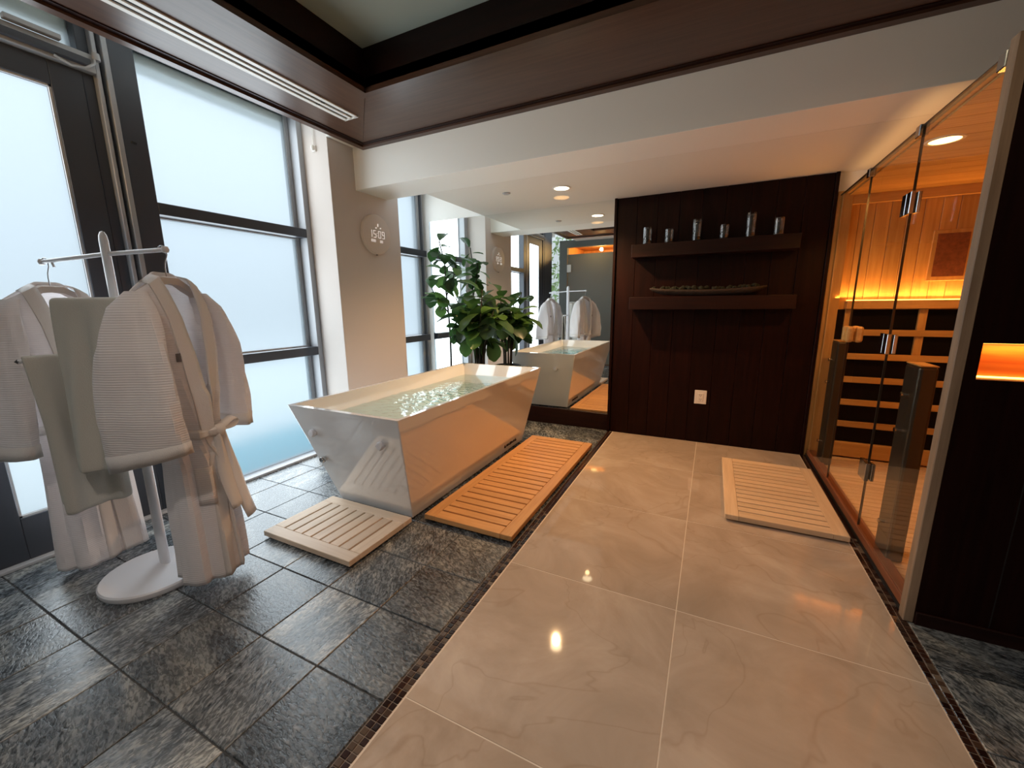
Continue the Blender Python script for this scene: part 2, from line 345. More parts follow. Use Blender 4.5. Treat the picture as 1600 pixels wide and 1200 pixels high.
def interp(tab, x):
    for i in range(len(tab)-1):
        a, b = tab[i], tab[i+1]
        if (a[0]-x)*(b[0]-x) <= 0:
            t = (x-a[0])/(b[0]-a[0]) if b[0] != a[0] else 0
            return [lerp(p, q, t) for p, q in zip(a[1:], b[1:])]
    return list(tab[0][1:]) if abs(x-tab[0][0]) < abs(x-tab[-1][0]) else list(tab[-1][1:])

# ------------------------------------------------------------------ FLOOR
floor = struct(box('floor', (-3.75, 3.1, -2.1, 4.9, -0.12, -0.005), 'grout_dark'), 'slate and polished cream stone floor with mosaic borders')
fl0 = floor.location
def on_floor(x, y, z): return (x-fl0[0], y-fl0[1], z-fl0[2])
tile_cache = {}
def tile(x0, x1, y0, y1, mat, name, gap, bev):
    w, d = round(x1-x0-gap, 3), round(y1-y0-gap, 3); k = (w, d, mat)
    z = R.uniform(-0.0008, 0.0008) if mat == 'slate' else 0
    if k not in tile_cache:
        bm = bmesh.new(); bmesh.ops.create_cube(bm, size=1, matrix=Matrix.Diagonal((w, d, 0.012, 1)))
        bmesh.ops.bevel(bm, geom=[e for e in bm.edges if all(v.co.z > 0 for v in e.verts)], offset=bev, segments=1, affect='EDGES')
        me = bpy.data.meshes.new(name); bm.to_mesh(me); bm.free(); me.materials.append(M[mat]); tile_cache[k] = me
    piece(tile_cache[k], name, floor, on_floor((x0+x1)/2, (y0+y1)/2, -0.006+z))
ys = [0.575+0.3735*k for k in range(-3, 11)] + [4.735]
xl = [-3.56, -3.268, -2.895, -2.522, -2.149, -1.776, -1.403, -1.033]
for i in range(len(xl)-1):
    for j in range(len(ys)-1): tile(xl[i], xl[i+1], ys[j], ys[j+1], 'slate', 'slate_tile', 0.006, 0.0025)
xr = [0.945+0.3735*k for k in range(6)]; yr = [y for y in ys if y < 2.2] + [2.335]
for i in range(len(xr)-1):
    for j in range(len(yr)-1): tile(xr[i], xr[i+1], yr[j], yr[j+1], 'slate', 'slate_tile', 0.006, 0.0025)
bed = box('grout_bed', (-0.975, 0.893, -0.5, 4.72, -0.006, -0.0012), 'grout_light'); bed.parent = floor; bed.location = on_floor(*bed.location)
xc = [-0.967, -0.052, 0.888]; yc = [-0.50, 0.06, 1.0, 1.94, 2.88, 3.82, 4.718]
for i in range(2):
    for j in range(6): tile(xc[i], xc[i+1], yc[j], yc[j+1], 'marble', 'cream_tile', 0.005, 0.0008)
# mosaic borders: two rows of small dark tiles each
msh = None
def mosaic_strip(name, x0, y0, y1, ysplit, label):
    global msh
    s = struct(box(name, (x0, x0+0.060, y0, y1, -0.02, -0.0022), 'grout_mid'), label)
    p = 0.0285; w = 0.0250; rest = MB(); n = int((y1-y0)/p)
    if msh is None:
        bm = bmesh.new(); bmesh.ops.create_cube(bm, size=1, matrix=Matrix.Diagonal((w, w, 0.010, 1)))
        bmesh.ops.bevel(bm, geom=[e for e in bm.edges if all(v.co.z > 0 for v in e.verts)], offset=0.0018, segments=1, affect='EDGES')
        msh = bpy.data.meshes.new('mosaic_tile'); bm.to_mesh(msh); bm.free(); msh.materials.append(M['mosaic'])
    for i in range(n):
        for j in range(2):
            x, y = x0+0.016+j*0.0285, y0+(i+0.5)*p
            l = (x-s.location[0], y-s.location[1], -0.004+R.uniform(-0.0006, 0.0006)-s.location[2])
            if y < ysplit: piece(msh, 'mosaic_tile', s, l, (R.uniform(-.02, .02), R.uniform(-.02, .02), R.uniform(-.03, .03)))
            else: rest.box(l[0]-w/2, l[0]+w/2, l[1]-w/2, l[1]+w/2, l[2]-0.005, l[2]+0.005)
    q = rest.build('mosaic_tiles', 'mosaic', s); q['kind'] = 'stuff'
mosaic_strip('trim_1', -1.030, 0.45, 4.72, 2.6, 'dark mosaic border strip between slate floor and cream floor')
mosaic_strip('trim_2', 0.887, 0.9, 4.72, 3.1, 'dark mosaic border strip along the sauna side of the cream floor')

# ------------------------------------------------------------------ WALLS / CEILING
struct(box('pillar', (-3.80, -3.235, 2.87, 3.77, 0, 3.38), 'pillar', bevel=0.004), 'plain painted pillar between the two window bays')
struct(box('wall_far', (-3.85, 2.6, 4.762, 4.90, 0, 3.35), 'white'))
wl = sempty('wall_left'); MB().box(-3.85, -3.70, -0.6, 4.8, 3.16, 3.4).build('header', 'white', wl)
struct(box('wall_right', (3.05, 3.2, -2.1, 2.4, 0, 3.4), 'mahog_v'))
wb_ = sempty('wall_back', 'dark stone wall with an opening to the steam room')
MB().box(-3.545, -3.345, -0.66, -0.52, 0, 3.05).box(-3.345, -2.05, -0.66, -0.52, 2.88, 3.05).box(-2.05, 3.1, -0.66, -0.52, 0, 3.05).build('stone_face', 'stonewall', wb_)
# steam room behind the etched glass door
MB().box(-3.345, -1.6, -2.1, -2.0, 0, 3.0).build('boarded_wall', 'amberwood', wb_)
for k in range(9): box('board', (-3.345+k*0.19, -3.345+k*0.19+0.185, -2.0, -1.985, 0, 2.95), 'amberwood', wb_, 0.003)
MB().box(-3.40, -3.345, -2.1, -0.66, 0, 3.0).box(-1.65, -1.6, -2.1, -0.66, 0, 3.0).build('side_walls', 'amberwood', wb_)
MB().box(-3.4, -1.6, -2.1, -0.66, 2.95, 3.0).build('steam_room_ceiling', 'amberwood', wb_)
ceil = sempty('ceiling', 'stepped white ceiling with a lower bulkhead')
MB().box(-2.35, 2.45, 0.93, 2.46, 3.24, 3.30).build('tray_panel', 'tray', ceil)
MB().box(-3.232, -3.0, 2.86, 3.60, 3.0, 3.06).build('pillar_head_panel', 'ceil', ceil)
MB().box(-3.85, -3.05, -0.6, 2.87, 3.34, 3.40).box(-3.85, -2.70, 3.60, 4.80, 3.0, 3.05).build('window_pocket_panel', 'ceil', ceil)
MB().box(-3.12, 3.1, -0.66, 0.26, 3.02, 3.08).build('entry_panel', 'ceil', ceil)
MB().box(-2.71, 2.60, 3.60, 4.80, 2.62, 2.70).build('lowered_panel', 'ceil', ceil)
MB().box(-3.24, 2.60, 3.168, 3.60, 2.62, 3.02).build('beam', 'white', ceil, bevel=0.004)
MB().box(2.5, 2.6, 2.4, 4.8, 2.44, 3.1).build('bulkhead_side', 'white', ceil)
# wooden soffit ring round the tray
sof = sempty('trim_3', 'dark wooden ceiling soffit framing the recessed tray')
OX0, OX1, OY0, OY1 = -3.10, 3.05, 0.255, 3.165; IX0, IX1, IY0, IY1 = -2.30, 2.40, 0.98, 2.41; ZS = 2.98
def ring(name, z0, z1, x0, x1, y0, y1, w, mx, my):
    box(name, (x0, x1, y1-w, y1, z0, z1), mx, sof); box(name, (x0, x1, y0, y0+w, z0, z1), mx, sof)
    box(name, (x0, x0+w, y0+w, y1-w, z0, z1), my, sof); box(name, (x1-w, x1, y0+w, y1-w, z0, z1), my, sof)
def mitre(name, q, z0, z1, mat):
    MB().cap([(x, y, z0) for x, y in q][::-1]).cap([(x, y, z1) for x, y in q]).grid([[(x, y, z0) for x, y in q], [(x, y, z1) for x, y in q]], True).build(name, mat, sof)
G = 0.002
mitre('soffit_board', [(OX0, OY1), (OX1, OY1), (IX1, IY1), (IX0+G, IY1)], ZS, 3.06, 'walnut_x')
mitre('soffit_board', [(OX0, OY0), (IX0, IY0), (IX1, IY0), (OX1, OY0)], ZS, 3.06, 'walnut_x')
mitre('soffit_board', [(OX0, OY0+G), (OX0, OY1-G), (IX0, IY1-G), (IX0, IY0+G)], ZS, 3.06, 'walnut_y')
mitre('soffit_board', [(OX1, OY0+G), (IX1, IY0+G), (IX1, IY1-G), (OX1, OY1-G)], ZS, 3.06, 'walnut_y')
ring('tray_upstand', 3.00, 3.245, IX0-0.02, IX1+0.02, IY0-0.02, IY1+0.02, 0.02, 'mahog_x', 'mahog_x')
ring('outer_moulding', ZS-0.022, ZS, OX0, OX1, OY0, OY1, 0.055, 'walnut_x', 'walnut_y')
ring('shadow_bead', ZS-0.006, ZS, OX0+0.055, OX1-0.055, OY0+0.055, OY1-0.055, 0.035, 'mahog_x', 'mahog_x')
ring('inner_moulding', ZS-0.014, ZS, IX0-0.055, IX1+0.055, IY0-0.055, IY1+0.055, 0.055, 'walnut_x', 'walnut_y')
ring('soffit_outer_side', 3.06, 3.36, OX0, OX1, OY0, OY1, 0.02, 'ceil', 'ceil')
# linear slot vent
vt = thing('slot_vent', 'long white two-slot air vent set in the wooden soffit', 'vent', (-2.708, 1.62, ZS))
for x0, x1 in ((-0.073, -0.040), (-0.014, 0.014), (0.040, 0.073)): box('louvre_bar', (x0, x1, -1.03, 1.04, -0.010, 0.0), 'vent', vt, 0.0015)
for y0, y1 in ((-1.045, -1.025), (1.030, 1.050)): box('end_cap', (-0.073, 0.073, y0, y1, -0.010, 0.0), 'vent', vt, 0.0015)
box('dark_backing', (-0.070, 0.070, -1.03, 1.04, -0.002, 0.0), 'black', vt)
for y in (0.95, 0.97): box('slot_divider', (-0.04, 0.04, y-0.20, y-0.195, -0.008, 0.0), 'black', vt)

# ------------------------------------------------------------------ WINDOWS, DOOR
def frame_box(w, b, mat='metal_dark', name='frame', bev=0.003): return box(name, b, mat, w, bev)
XF, XP = -3.55, -3.68
def pane(w, y0, y1, z0, z1, mat='frosted', x=XP): return box('pane', (x-0.006, x+0.006, y0, y1, z0, z1), mat, w)
w1 = sempty('window_1', 'tall frosted window with two dark transoms beside the pillar')
# post group between door and window: stepped profile
for nm, y0, y1, xf, mt_ in (('post', 1.375, 1.43, -3.60, 'metal_dark'), ('post_rib', 1.43, 1.452, -3.555, 'metal_grey'), ('post', 1.452, 1.475, -3.60, 'metal_dark'),
                            ('post_rib', 1.475, 1.505, -3.545, 'metal_grey'), ('post', 1.505, 1.640, -3.55, 'metal_dark')):
    frame_box(w1, (-3.74, xf, y0, y1, 0, 3.30), mt_, nm)
frame_box(w1, (-3.74, XF, 2.815, 2.868, 0, 3.3), 'metal_grey', 'jamb'); frame_box(w1, (-3.72, XP+0.02, 2.775, 2.815, 0, 3.3), 'metal_grey', 'jamb')  # paler grey puts the window light on the jamb sides into the colour
for z0, z1 in ((2.152, 2.232), (1.028, 1.110)):
    frame_box(w1, (-3.72, XF, 1.64, 2.815, z0, z1), 'metal_dark', 'transom'); frame_box(w1, (-3.69, XP+0.03, 1.64, 2.80, z0-0.012, z0), 'bead', 'glazing_bead', 0)
    frame_box(w1, (-3.69, XP+0.03, 1.64, 2.80, z1, z1+0.012), 'bead', 'glazing_bead', 0)
frame_box(w1, (-3.72, XF, 1.64, 2.815, 0, 0.022), 'metal_grey', 'sill'); frame_box(w1, (-3.72, XF, 1.64, 2.815, 3.22, 3.3), 'metal_dark', 'head')
for z0, z1 in ((0.022, 1.028), (1.11, 2.152), (2.232, 3.22)): pane(w1, 1.62, 2.80, z0, z1)
w2 = sempty('window_2', 'frosted window bay behind the fig plants next to the mirror')
frame_box(w2, (-3.74, -3.655, 4.615, 4.749, 0, 3.0), 'metal_grey', 'jamb'); frame_box(w2, (-3.74, -3.640, 4.665, 4.705, 0, 3.0), 'metal_dark', 'jamb_rib'); frame_box(w2, (-3.74, XF, 3.775, 3.87, 0, 3.0), 'metal_grey', 'jamb')  # grey jambs carry the light on their sides as colour
for z0, z1 in ((2.152, 2.232), (1.028, 1.110)):
    frame_box(w2, (-3.72, XF, 3.87, 4.66, z0, z1), 'metal_dark', 'transom'); frame_box(w2, (-3.69, XP+0.03, 3.87, 4.62, z0-0.012, z0), 'bead', 'glazing_bead', 0)
frame_box(w2, (-3.72, XF, 3.87, 4.62, 0, 0.022), 'metal_grey', 'sill'); frame_box(w2, (-3.72, XF, 3.87, 4.62, 2.95, 3.0), 'metal_dark', 'head')
for z0, z1 in ((0.022, 1.028), (1.11, 2.152), (2.232, 2.95)): pane(w2, 3.86, 4.62, z0, z1)
d1 = sempty('door_1', 'dark framed door with tall frosted glass')
frame_box(d1, (-3.66, -3.595, 1.225, 1.375, 0.02, 2.935), 'metal_dark', 'stile'); frame_box(d1, (-3.66, -3.595, 0.50, 0.70, 0.02, 2.935), 'metal_dark', 'stile')
frame_box(d1, (-3.66, -3.595, 0.70, 1.225, 0.02, 0.285), 'metal_dark', 'bottom_rail'); frame_box(d1, (-3.66, -3.595, 0.70, 1.225, 2.80, 2.935), 'metal_dark', 'top_rail')
pane(d1, 0.69, 1.235, 0.27, 2.81, x=-3.63)
MB().box(-3.625, -3.603, 0.70, 0.712, 0.285, 2.80).box(-3.625, -3.603, 1.213, 1.225, 0.285, 2.80).box(-3.625, -3.603, 0.70, 1.225, 0.285, 0.297).box(-3.625, -3.603, 0.70, 1.225, 2.788, 2.80).build('glazing_bead', 'bead', d1)
frame_box(d1, (-3.74, -3.58, 0.42, 0.50, 0, 3.3), 'metal_dark', 'jamb'); frame_box(d1, (-3.74, -3.575, -0.06, 0.42, 0, 3.3), 'metal_dark', 'side_panel')
frame_box(d1, (-3.74, -3.55, 0.50, 1.43, 2.935, 3.035), 'metal_grey', 'header'); frame_box(d1, (-3.66, -3.52, 0.50, 1.40, 2.955, 2.995), 'metal_dark', 'header_rib')
frame_box(d1, (-3.70, -3.55, 0.42, 1.43, 0.0, 0.02), 'bead', 'threshold')
pane(d1, 0.50, 1.43, 3.035, 3.28)
MB().box(-3.55, -3.51, 1.06, 1.28, 3.035, 3.062).build('closer_box', 'metal_grey', d1, 0.004)
MB().tube([(-3.53, 1.24, 2.945), (-3.51, 1.30, 2.915), (-3.50, 1.36, 2.925), (-3.505, 1.41, 2.97), (-3.53, 1.425, 3.02)], 0.007, 6).build('cable_loop', 'metal_grey', d1)
MB().lathe([(0.0, 0.02), (0.018, 0.02), (0.02, 0.0), (0.02, -0.02), (0, -0.02)], 10, (-3.525, 1.43, 3.02)).build('cable_clip', 'metal_grey', d1)
box('door_sensor', (-3.552, -3.542, 1.545, 1.575, 2.58, 2.592), 'blackplastic', d1, 0.002)
w3 = sempty('window_3', 'narrow clear glass strip looking out at foliage')
pane(w3, -0.66, -0.06, 0.02, 3.28, 'glass', -3.568); frame_box(w3, (-3.60, -3.55, -0.66, -0.06, 0, 0.02), 'metal_dark', 'sill'); frame_box(w3, (-3.60, -3.55, -0.66, -0.06, 3.28, 3.32), 'metal_dark', 'head')
# outside
struct(box('ground', (-14, -3.80, -8, 14, -0.2, -0.06), 'paving'), 'pale paving outside the frosted windows')
struct(box('trim_4', (-4.9, -3.82, 1.3, 8, -0.10, -0.04), 'poolwater'), 'teal tiled strip outside the window')
hm = MB()
for i in range(900):
    a, b_ = R.uniform(-5.5, -0.6), R.uniform(0.0, 4.6); s_ = R.uniform(0.06, 0.14); c = Vector((-4.7+R.uniform(-0.3, 0.3), a, b_))
    t = Vector((R.gauss(0, 1), R.gauss(0, 1), R.gauss(0, 1))).normalized(); n_ = t.orthogonal().normalized()*0.5
    hm.cap([c-t*s_, c+n_*s_, c+t*s_, c-n_*s_])
hd = hm.build('hedge', 'hedge'); hd['kind'] = 'stuff'; hd['label'] = 'bright green foliage outside the clear glass strip'; hd['category'] = 'hedge'
# blind cord on the reveal
bc = thing('blind_cord', 'white blind cord with a small cleat on the window reveal', 'cord', (-3.40, 2.868, 2.93))
MB().tube([(-0.003, -0.008, 0.35), (-0.004, -0.010, 0.15), (0, -0.012, 0.03)], 0.003, 6).tube([(0.012, -0.008, 0.35), (0.012, -0.010, 0.15), (0.004, -0.012, 0.03)], 0.003, 6).build('cord', 'vent', bc)
MB().lathe([(0, 0.022), (0.014, 0.018), (0.018, 0), (0.012, -0.02), (0, -0.024)], 12, (0, -0.02, 0.0)).box(-0.022, 0.022, -0.012, 0.0, -0.03, 0.02).build('cleat', 'vent', bc)

# ------------------------------------------------------------------ FAR WALL: mirror, ledge, panel
led = struct(box('baseboard_far', (-3.55, -1.035, 4.735, 4.765, 0, 0.205), 'mahog_x', bevel=0.003), 'dark ledge under the mirror')
mir = box('wall_mirror', (-3.56, -1.040, 4.750, 4.762, 0.207, 2.62), 'mirror'); tag(mir, 'large frameless wall mirror beside the dark wood panel', 'mirror')
pan = sempty('wall_panel', 'dark mahogany panelled wall with vertical boards')
for k in range(9):
    w = 1.90/9; x0 = -1.012+k*w
    box('plank', (x0+0.0012, x0+w-0.0012, 4.725, 4.755, 0.0, 2.618), 'mahog_v', pan, 0.002)
box('backing', (-1.03, 0.905, 4.756, 4.762, 0, 2.618), 'black', pan)
box('edge_trim', (-1.040, -1.012, 4.700, 4.762, 0, 2.62), 'mahog_v', pan, 0.003); box('edge_trim', (0.888, 0.916, 4.700, 4.762, 0, 2.62), 'mahog_v', pan, 0.003)
sh1 = box('floating_shelf', (-0.81, 0.66, 4.52, 4.724, 1.975, 2.105), 'mahog_x', bevel=0.004); tag(sh1, 'upper dark wooden floating shelf carrying glass cups', 'shelf')
sh2 = box('floating_shelf', (-0.81, 0.68, 4.52, 4.724, 1.440, 1.570), 'mahog_x', bevel=0.004); tag(sh2, 'lower dark wooden floating shelf carrying a long trough of moss', 'shelf')
cups = [(-0.669, 0.17, 'tumbler at the left end of the upper shelf'), (-0.456, 0.135, 'short tumbler second from the left on the upper shelf'),
        (-0.199, 0.205, 'tall tumbler third from the left on the upper shelf'), (0.044, 0.135, 'short tumbler fourth from the left on the upper shelf'),
        (0.264, 0.22, 'tallest tumbler second from the right on the upper shelf'), (0.490, 0.155, 'tumbler at the right end of the upper shelf')]
for x, h, lb in cups:
    t = thing('glass_cup', 'clear glass candle ' + lb, 'cup', (x, 4.615, 2.1052), 0, 'glass cups on the upper shelf')
    r = 0.046
    MB().lathe([(0, 0.0), (r*0.96, 0.0), (r, 0.006), (r, h), (r-0.005, h), (r-0.006, 0.02), (0, 0.016)], 28).build('glass_wall', 'cupglass', t)
    MB().lathe([(0, 0.0165), (r-0.008, 0.0175), (r-0.008, 0.045), (0, 0.043)], 20).build('candle', 'pot', t)
# moss trough
tr = thing('moss_trough', 'long bark trough filled with dark moss on the lower shelf', 'planter', (-0.085, 4.61, 1.570))
rows = []
for i in range(25):
    u = -0.53+1.06*i/24; e = math.sin(PI*min(1, (i+0.6)/4 if i < 4 else ((24-i)+0.6)/4 if i > 20 else 1)/2); lift = 0.014*(u/0.53)**2*2
    rows.append([(u, -0.055*e*math.cos(PI*j/8)*-1, 0.009+lift+0.055*(1-math.sin(PI*j/8)*e)) for j in range(9)])
MB().grid(rows).build('trough', 'bark', tr, smooth=True, solid=0.008)
mo = MB()
for i in range(90):
    x = R.uniform(-0.5, 0.5); y = R.uniform(-0.035, 0.035); s_ = R.uniform(0.014, 0.03); zc = 0.062+R.uniform(0, 0.022)+0.02*(x/0.53)**2
    mo.lathe([(0.0, -s_), (s_*0.8, -s_*0.5), (s_, 0), (s_*0.7, s_*0.6), (0, s_*0.9)], 7, (x, y, zc))
q = mo.build('moss_clumps', 'moss', tr); q['kind'] = 'stuff'
ot = thing('wall_outlet', 'cream electrical outlet low on the dark panel', 'outlet', (-0.049, 4.7248, 0.506))
box('cover_plate', (-0.059, 0.059, -0.008, 0, -0.075, 0.075), 'plastic_cream', ot, 0.003)
box('socket_insert', (-0.026, 0.026, -0.011, -0.006, -0.045, 0.045), 'plastic_cream', ot, 0.002)
for z in (0.022, -0.022):
    s_ = MB()
    for dx in (-0.008, 0.008): s_.box(dx-0.0015, dx+0.0015, -0.0116, -0.010, z-0.006, z+0.008)
    s_.box(-0.003, 0.003, -0.0116, -0.010, z-0.014, z-0.009).build('socket_slots', 'black', ot)

# ------------------------------------------------------------------ CEILING FITTINGS
def downlight(loc, label, disc='lamp_disc', r=0.088, drop=True):
    t = thing('downlight', label, 'ceiling light', loc)
    MB().lathe([(r-0.018, -0.001), (r-0.014, -0.006), (r, -0.005), (r+0.004, 0.0)], 32).build('trim_ring', 'vent', t)
    MB().lathe([(0, -0.0025), (r-0.016, -0.0025)], 28).build('lens', disc, t)
    if drop:
        MB().lathe([(0, -0.092), (r-0.012, -0.092), (r-0.010, -0.089), (r-0.012, -0.086), (0, -0.086)], 28).build('hanging_glass_disc', dropglass, t)
    return t
dropglass = bpy.data.materials.new('drop_glass'); dropglass.use_nodes = True
_n = dropglass.node_tree; _t = _n.nodes.new('ShaderNodeBsdfTransparent'); _d = _n.nodes.new('ShaderNodeBsdfTranslucent'); _d.inputs[0].default_value = (1, .72, .45, 1); _m = _n.nodes.new('ShaderNodeMixShader'); _m.inputs[0].default_value = 0.12
_n.links.new(_t.outputs[0], _m.inputs[1]); _n.links.new(_d.outputs[0], _m.inputs[2]); _n.links.new(_m.outputs[0], _n.nodes['Material Output'].inputs[0])
downlight((-1.42, 4.05, 2.62), 'glowing recessed downlight in the lowered ceiling over the long duckboard')
for i, (x, y) in enumerate(TRAY_FILLS):
    downlight((x, y, 3.24), 'unseen added fill light in the dark ceiling tray, %s of three' % ('nearest the windows', 'middle', 'farthest from the windows')[i], drop=False)
for i, (x, y) in enumerate(ENTRY_FILLS): downlight((x, y, 3.02), 'unseen added fill light in the white entry ceiling, ' + ('farther from', 'nearer')[i] + ' the windows', drop=False)
downlight((-2.6, -0.85, 2.95), 'recessed downlight inside the amber steam room', drop=False, disc='sauna_disc')
sp = MB().lathe([(0, -0.012), (0.030, -0.012), (0.036, -0.006), (0.042, -0.004), (0.042, 0.0)], 24).build('sprinkler_cover', 'bead', loc=(-1.98, 3.96, 2.62)); tag(sp, 'small round sprinkler cover on the lowered ceiling', 'sprinkler')

# ------------------------------------------------------------------ CLOCK
ck = thing('wall_clock', 'round pale digital wall clock reading 15:09 on the pillar', 'clock', (-3.235, 3.385, 2.235), PI/2)   # local +x = world +y, local -y = into room
def disc(prof, n=48):
    mb = MB(); mb.sm = True
    mb.grid([[(r*math.cos(2*PI*i/n), -d, r*math.sin(2*PI*i/n)) for i in range(n)] for r, d in prof], True); return mb
disc([(0.200, 0.0), (0.200, 0.022), (0.196, 0.030), (0.190, 0.033), (0.0, 0.034)]).build('case', 'clock', ck)
SEG = {'0': 'abcdef', '1': 'bc', '5': 'afgcd', '9': 'abfgcd'}
def digit(ch, x, z, w, h, t):
    y0, y1 = -0.0355, -0.0335
    S = {'a': (x, x+w, z+h-t, z+h), 'g': (x, x+w, z+h/2-t/2, z+h/2+t/2), 'd': (x, x+w, z, z+t), 'f': (x, x+t, z+h/2, z+h), 'b': (x+w-t, x+w, z+h/2, z+h), 'e': (x, x+t, z, z+h/2), 'c': (x+w-t, x+w, z, z+h/2)}
    for k in SEG[ch]: a = S[k]; dm.box(a[0]+0.001, a[1]-0.001, y0, y1, a[2]+0.001, a[3]-0.001)
for ch, x in (('1', -0.112), ('5', -0.056), ('0', 0.012), ('9', 0.066)):
    dm = MB(); digit(ch, x, -0.035, 0.038, 0.074, 0.0075); dm.build('digit', 'digits', ck)
for z in (-0.012, 0.012): box('colon_dot', (-0.008, -0.001, -0.0355, -0.0335, z-0.004, z+0.004), 'digits', ck)
for x, z, w, h in ((-0.022, 0.058, 0.016, 0.012), (0.008, 0.078, 0.013, 0.030), (0.042, 0.062, 0.016, 0.012)): box('status_icon', (x, x+w, -0.0355, -0.0335, z, z+h), 'digits', ck)
for x, n_ in ((-0.090, 3), (0.035, 2)):
    for k in range(n_):
        a = x+k*0.022; im = MB()
        for q in ((a, a+0.003, -0.078, -0.052), (a+0.012, a+0.015, -0.078, -0.052), (a, a+0.015, -0.055, -0.052), (a, a+0.015, -0.078, -0.075), (a, a+0.015, -0.066, -0.063)): im.box(q[0], q[1], -0.0355, -0.0335, q[2], q[3])
        im.build('small_readout', 'digits', ck)
box('button', (-0.012, 0.004, -0.02, -0.008, -0.206, -0.198), 'black', ck)

# ------------------------------------------------------------------ BATHTUB
tub = thing('bathtub', 'large white freestanding bathtub with sloping flat sides, filled with water', 'bathtub', (-2.16, 3.0, 0))
def rect(x0, x1, y0, y1, z): return [(x0+2.16, y0-3.0, z), (x1+2.16, y0-3.0, z), (x1+2.16, y1-3.0, z), (x0+2.16, y1-3.0, z)]
loops = [rect(-2.52, -1.815, 2.075, 3.954, 0.018), rect(-2.668, -1.660, 1.815, 4.125, 0.82), rect(-2.638, -1.690, 1.850, 4.090, 0.82), rect(-2.54, -1.770, 2.02, 3.92, 0.30), rect(-2.46, -1.85, 2.15, 3.80, 0.24)]
tm = MB()
for i in range(4): tm.grid([loops[i], loops[i+1]], True)
tm.cap(loops[4]); tm.cap(loops[0][::-1]); tm.build('shell', 'acrylic', tub, bevel=0.007)
box('plinth', (-0.33, 0.315, -0.90, 0.93, 0, 0.018), 'black', tub)
# water surface with ripples
ZW = 0.695; t_ = (0.82-ZW)/(0.82-0.30)
wx0, wx1 = lerp(-2.62, -2.54, t_)+2.16, lerp(-1.69, -1.77, t_)+2.16; wy0, wy1 = lerp(1.85, 2.02, t_)-3, lerp(4.09, 3.92, t_)-3
rows = []
for i in range(91):
    y = lerp(wy0, wy1, i/90); row = []
    for j in range(41):
        x = lerp(wx0, wx1, j/40); d = math.hypot(x-0.06, (y+0.15)*0.75); a = math.exp(-(d/0.42)**2)
        z = 0.002*math.sin(9*x+7*y)+0.0015*math.sin(13*y-5*x) + a*0.008*(math.sin(47*x+31*y+2*math.sin(9*y))+math.sin(-38*x+52*y+1.7)+0.8*math.sin(71*y+23*x))
        row.append((x, y, ZW+z))
    rows.append(row)
MB().grid(rows).build('water', 'water', tub, smooth=True)
def knob(x, y, z, ny, mat, r=0.028):
    t = MB(); t.sm = True; n = 16
    prof = [(0.75*r, 0.0), (0.75*r, 0.018), (r, 0.020), (r*1.02, 0.036), (r*0.8, 0.044), (0, 0.046)]
    t.grid([[(q*math.cos(2*PI*i/n)*(1+0.10*(math.cos(4*2*PI*i/n) if d > 0.019 else 0)), ny*d, q*math.sin(2*PI*i/n)) for i in range(n)] for q, d in prof], True)
    return t.build('air_valve', mat, tub, loc=(x+2.16, y-3.0, z))
yf = lambda z: 2.075-0.26*(z-0.018)/0.802
knob(-2.495, yf(0.62)+0.006, 0.62, -1, 'rackwhite'); knob(-1.86, yf(0.617)+0.006, 0.617, -1, 'rackwhite')
k3 = knob(-2.505, yf(0.395)+0.006, 0.395, -1, 'chrome', 0.024); k3['label'] = 'chrome drain valve'; k3.name = 'drain_valve'
yb2 = lambda z: 3.954+0.171*(z-0.018)/0.802
knob(-1.95, yb2(0.60)-0.006, 0.60, 1, 'rackwhite'); knob(-2.42, yb2(0.60)-0.006, 0.60, 1, 'rackwhite')
# small dark maker's mark low on the long side (unreadable at this size): a row of short strokes
lm = MB()
for k, (a, h) in enumerate(((0, .030), (.045, .022), (.08, .022), (.12, .030), (.16, .022), (.20, .022), (.245, .030))):
    y = 3.49-3.0+a; xs = -1.815+0.155*(0.09-0.018)/0.802+2.16
    for dy, dz0, dz1 in ((0, -h/2, h/2), (0.018, -h/2, h/2*(k % 2)), (0.009, h/2-0.006, h/2)): lm.box(xs-0.002, xs+0.0045, y+dy, y+dy+0.010, 0.085+dz0, 0.085+dz1)
lm.build('mark', 'bark', tub)

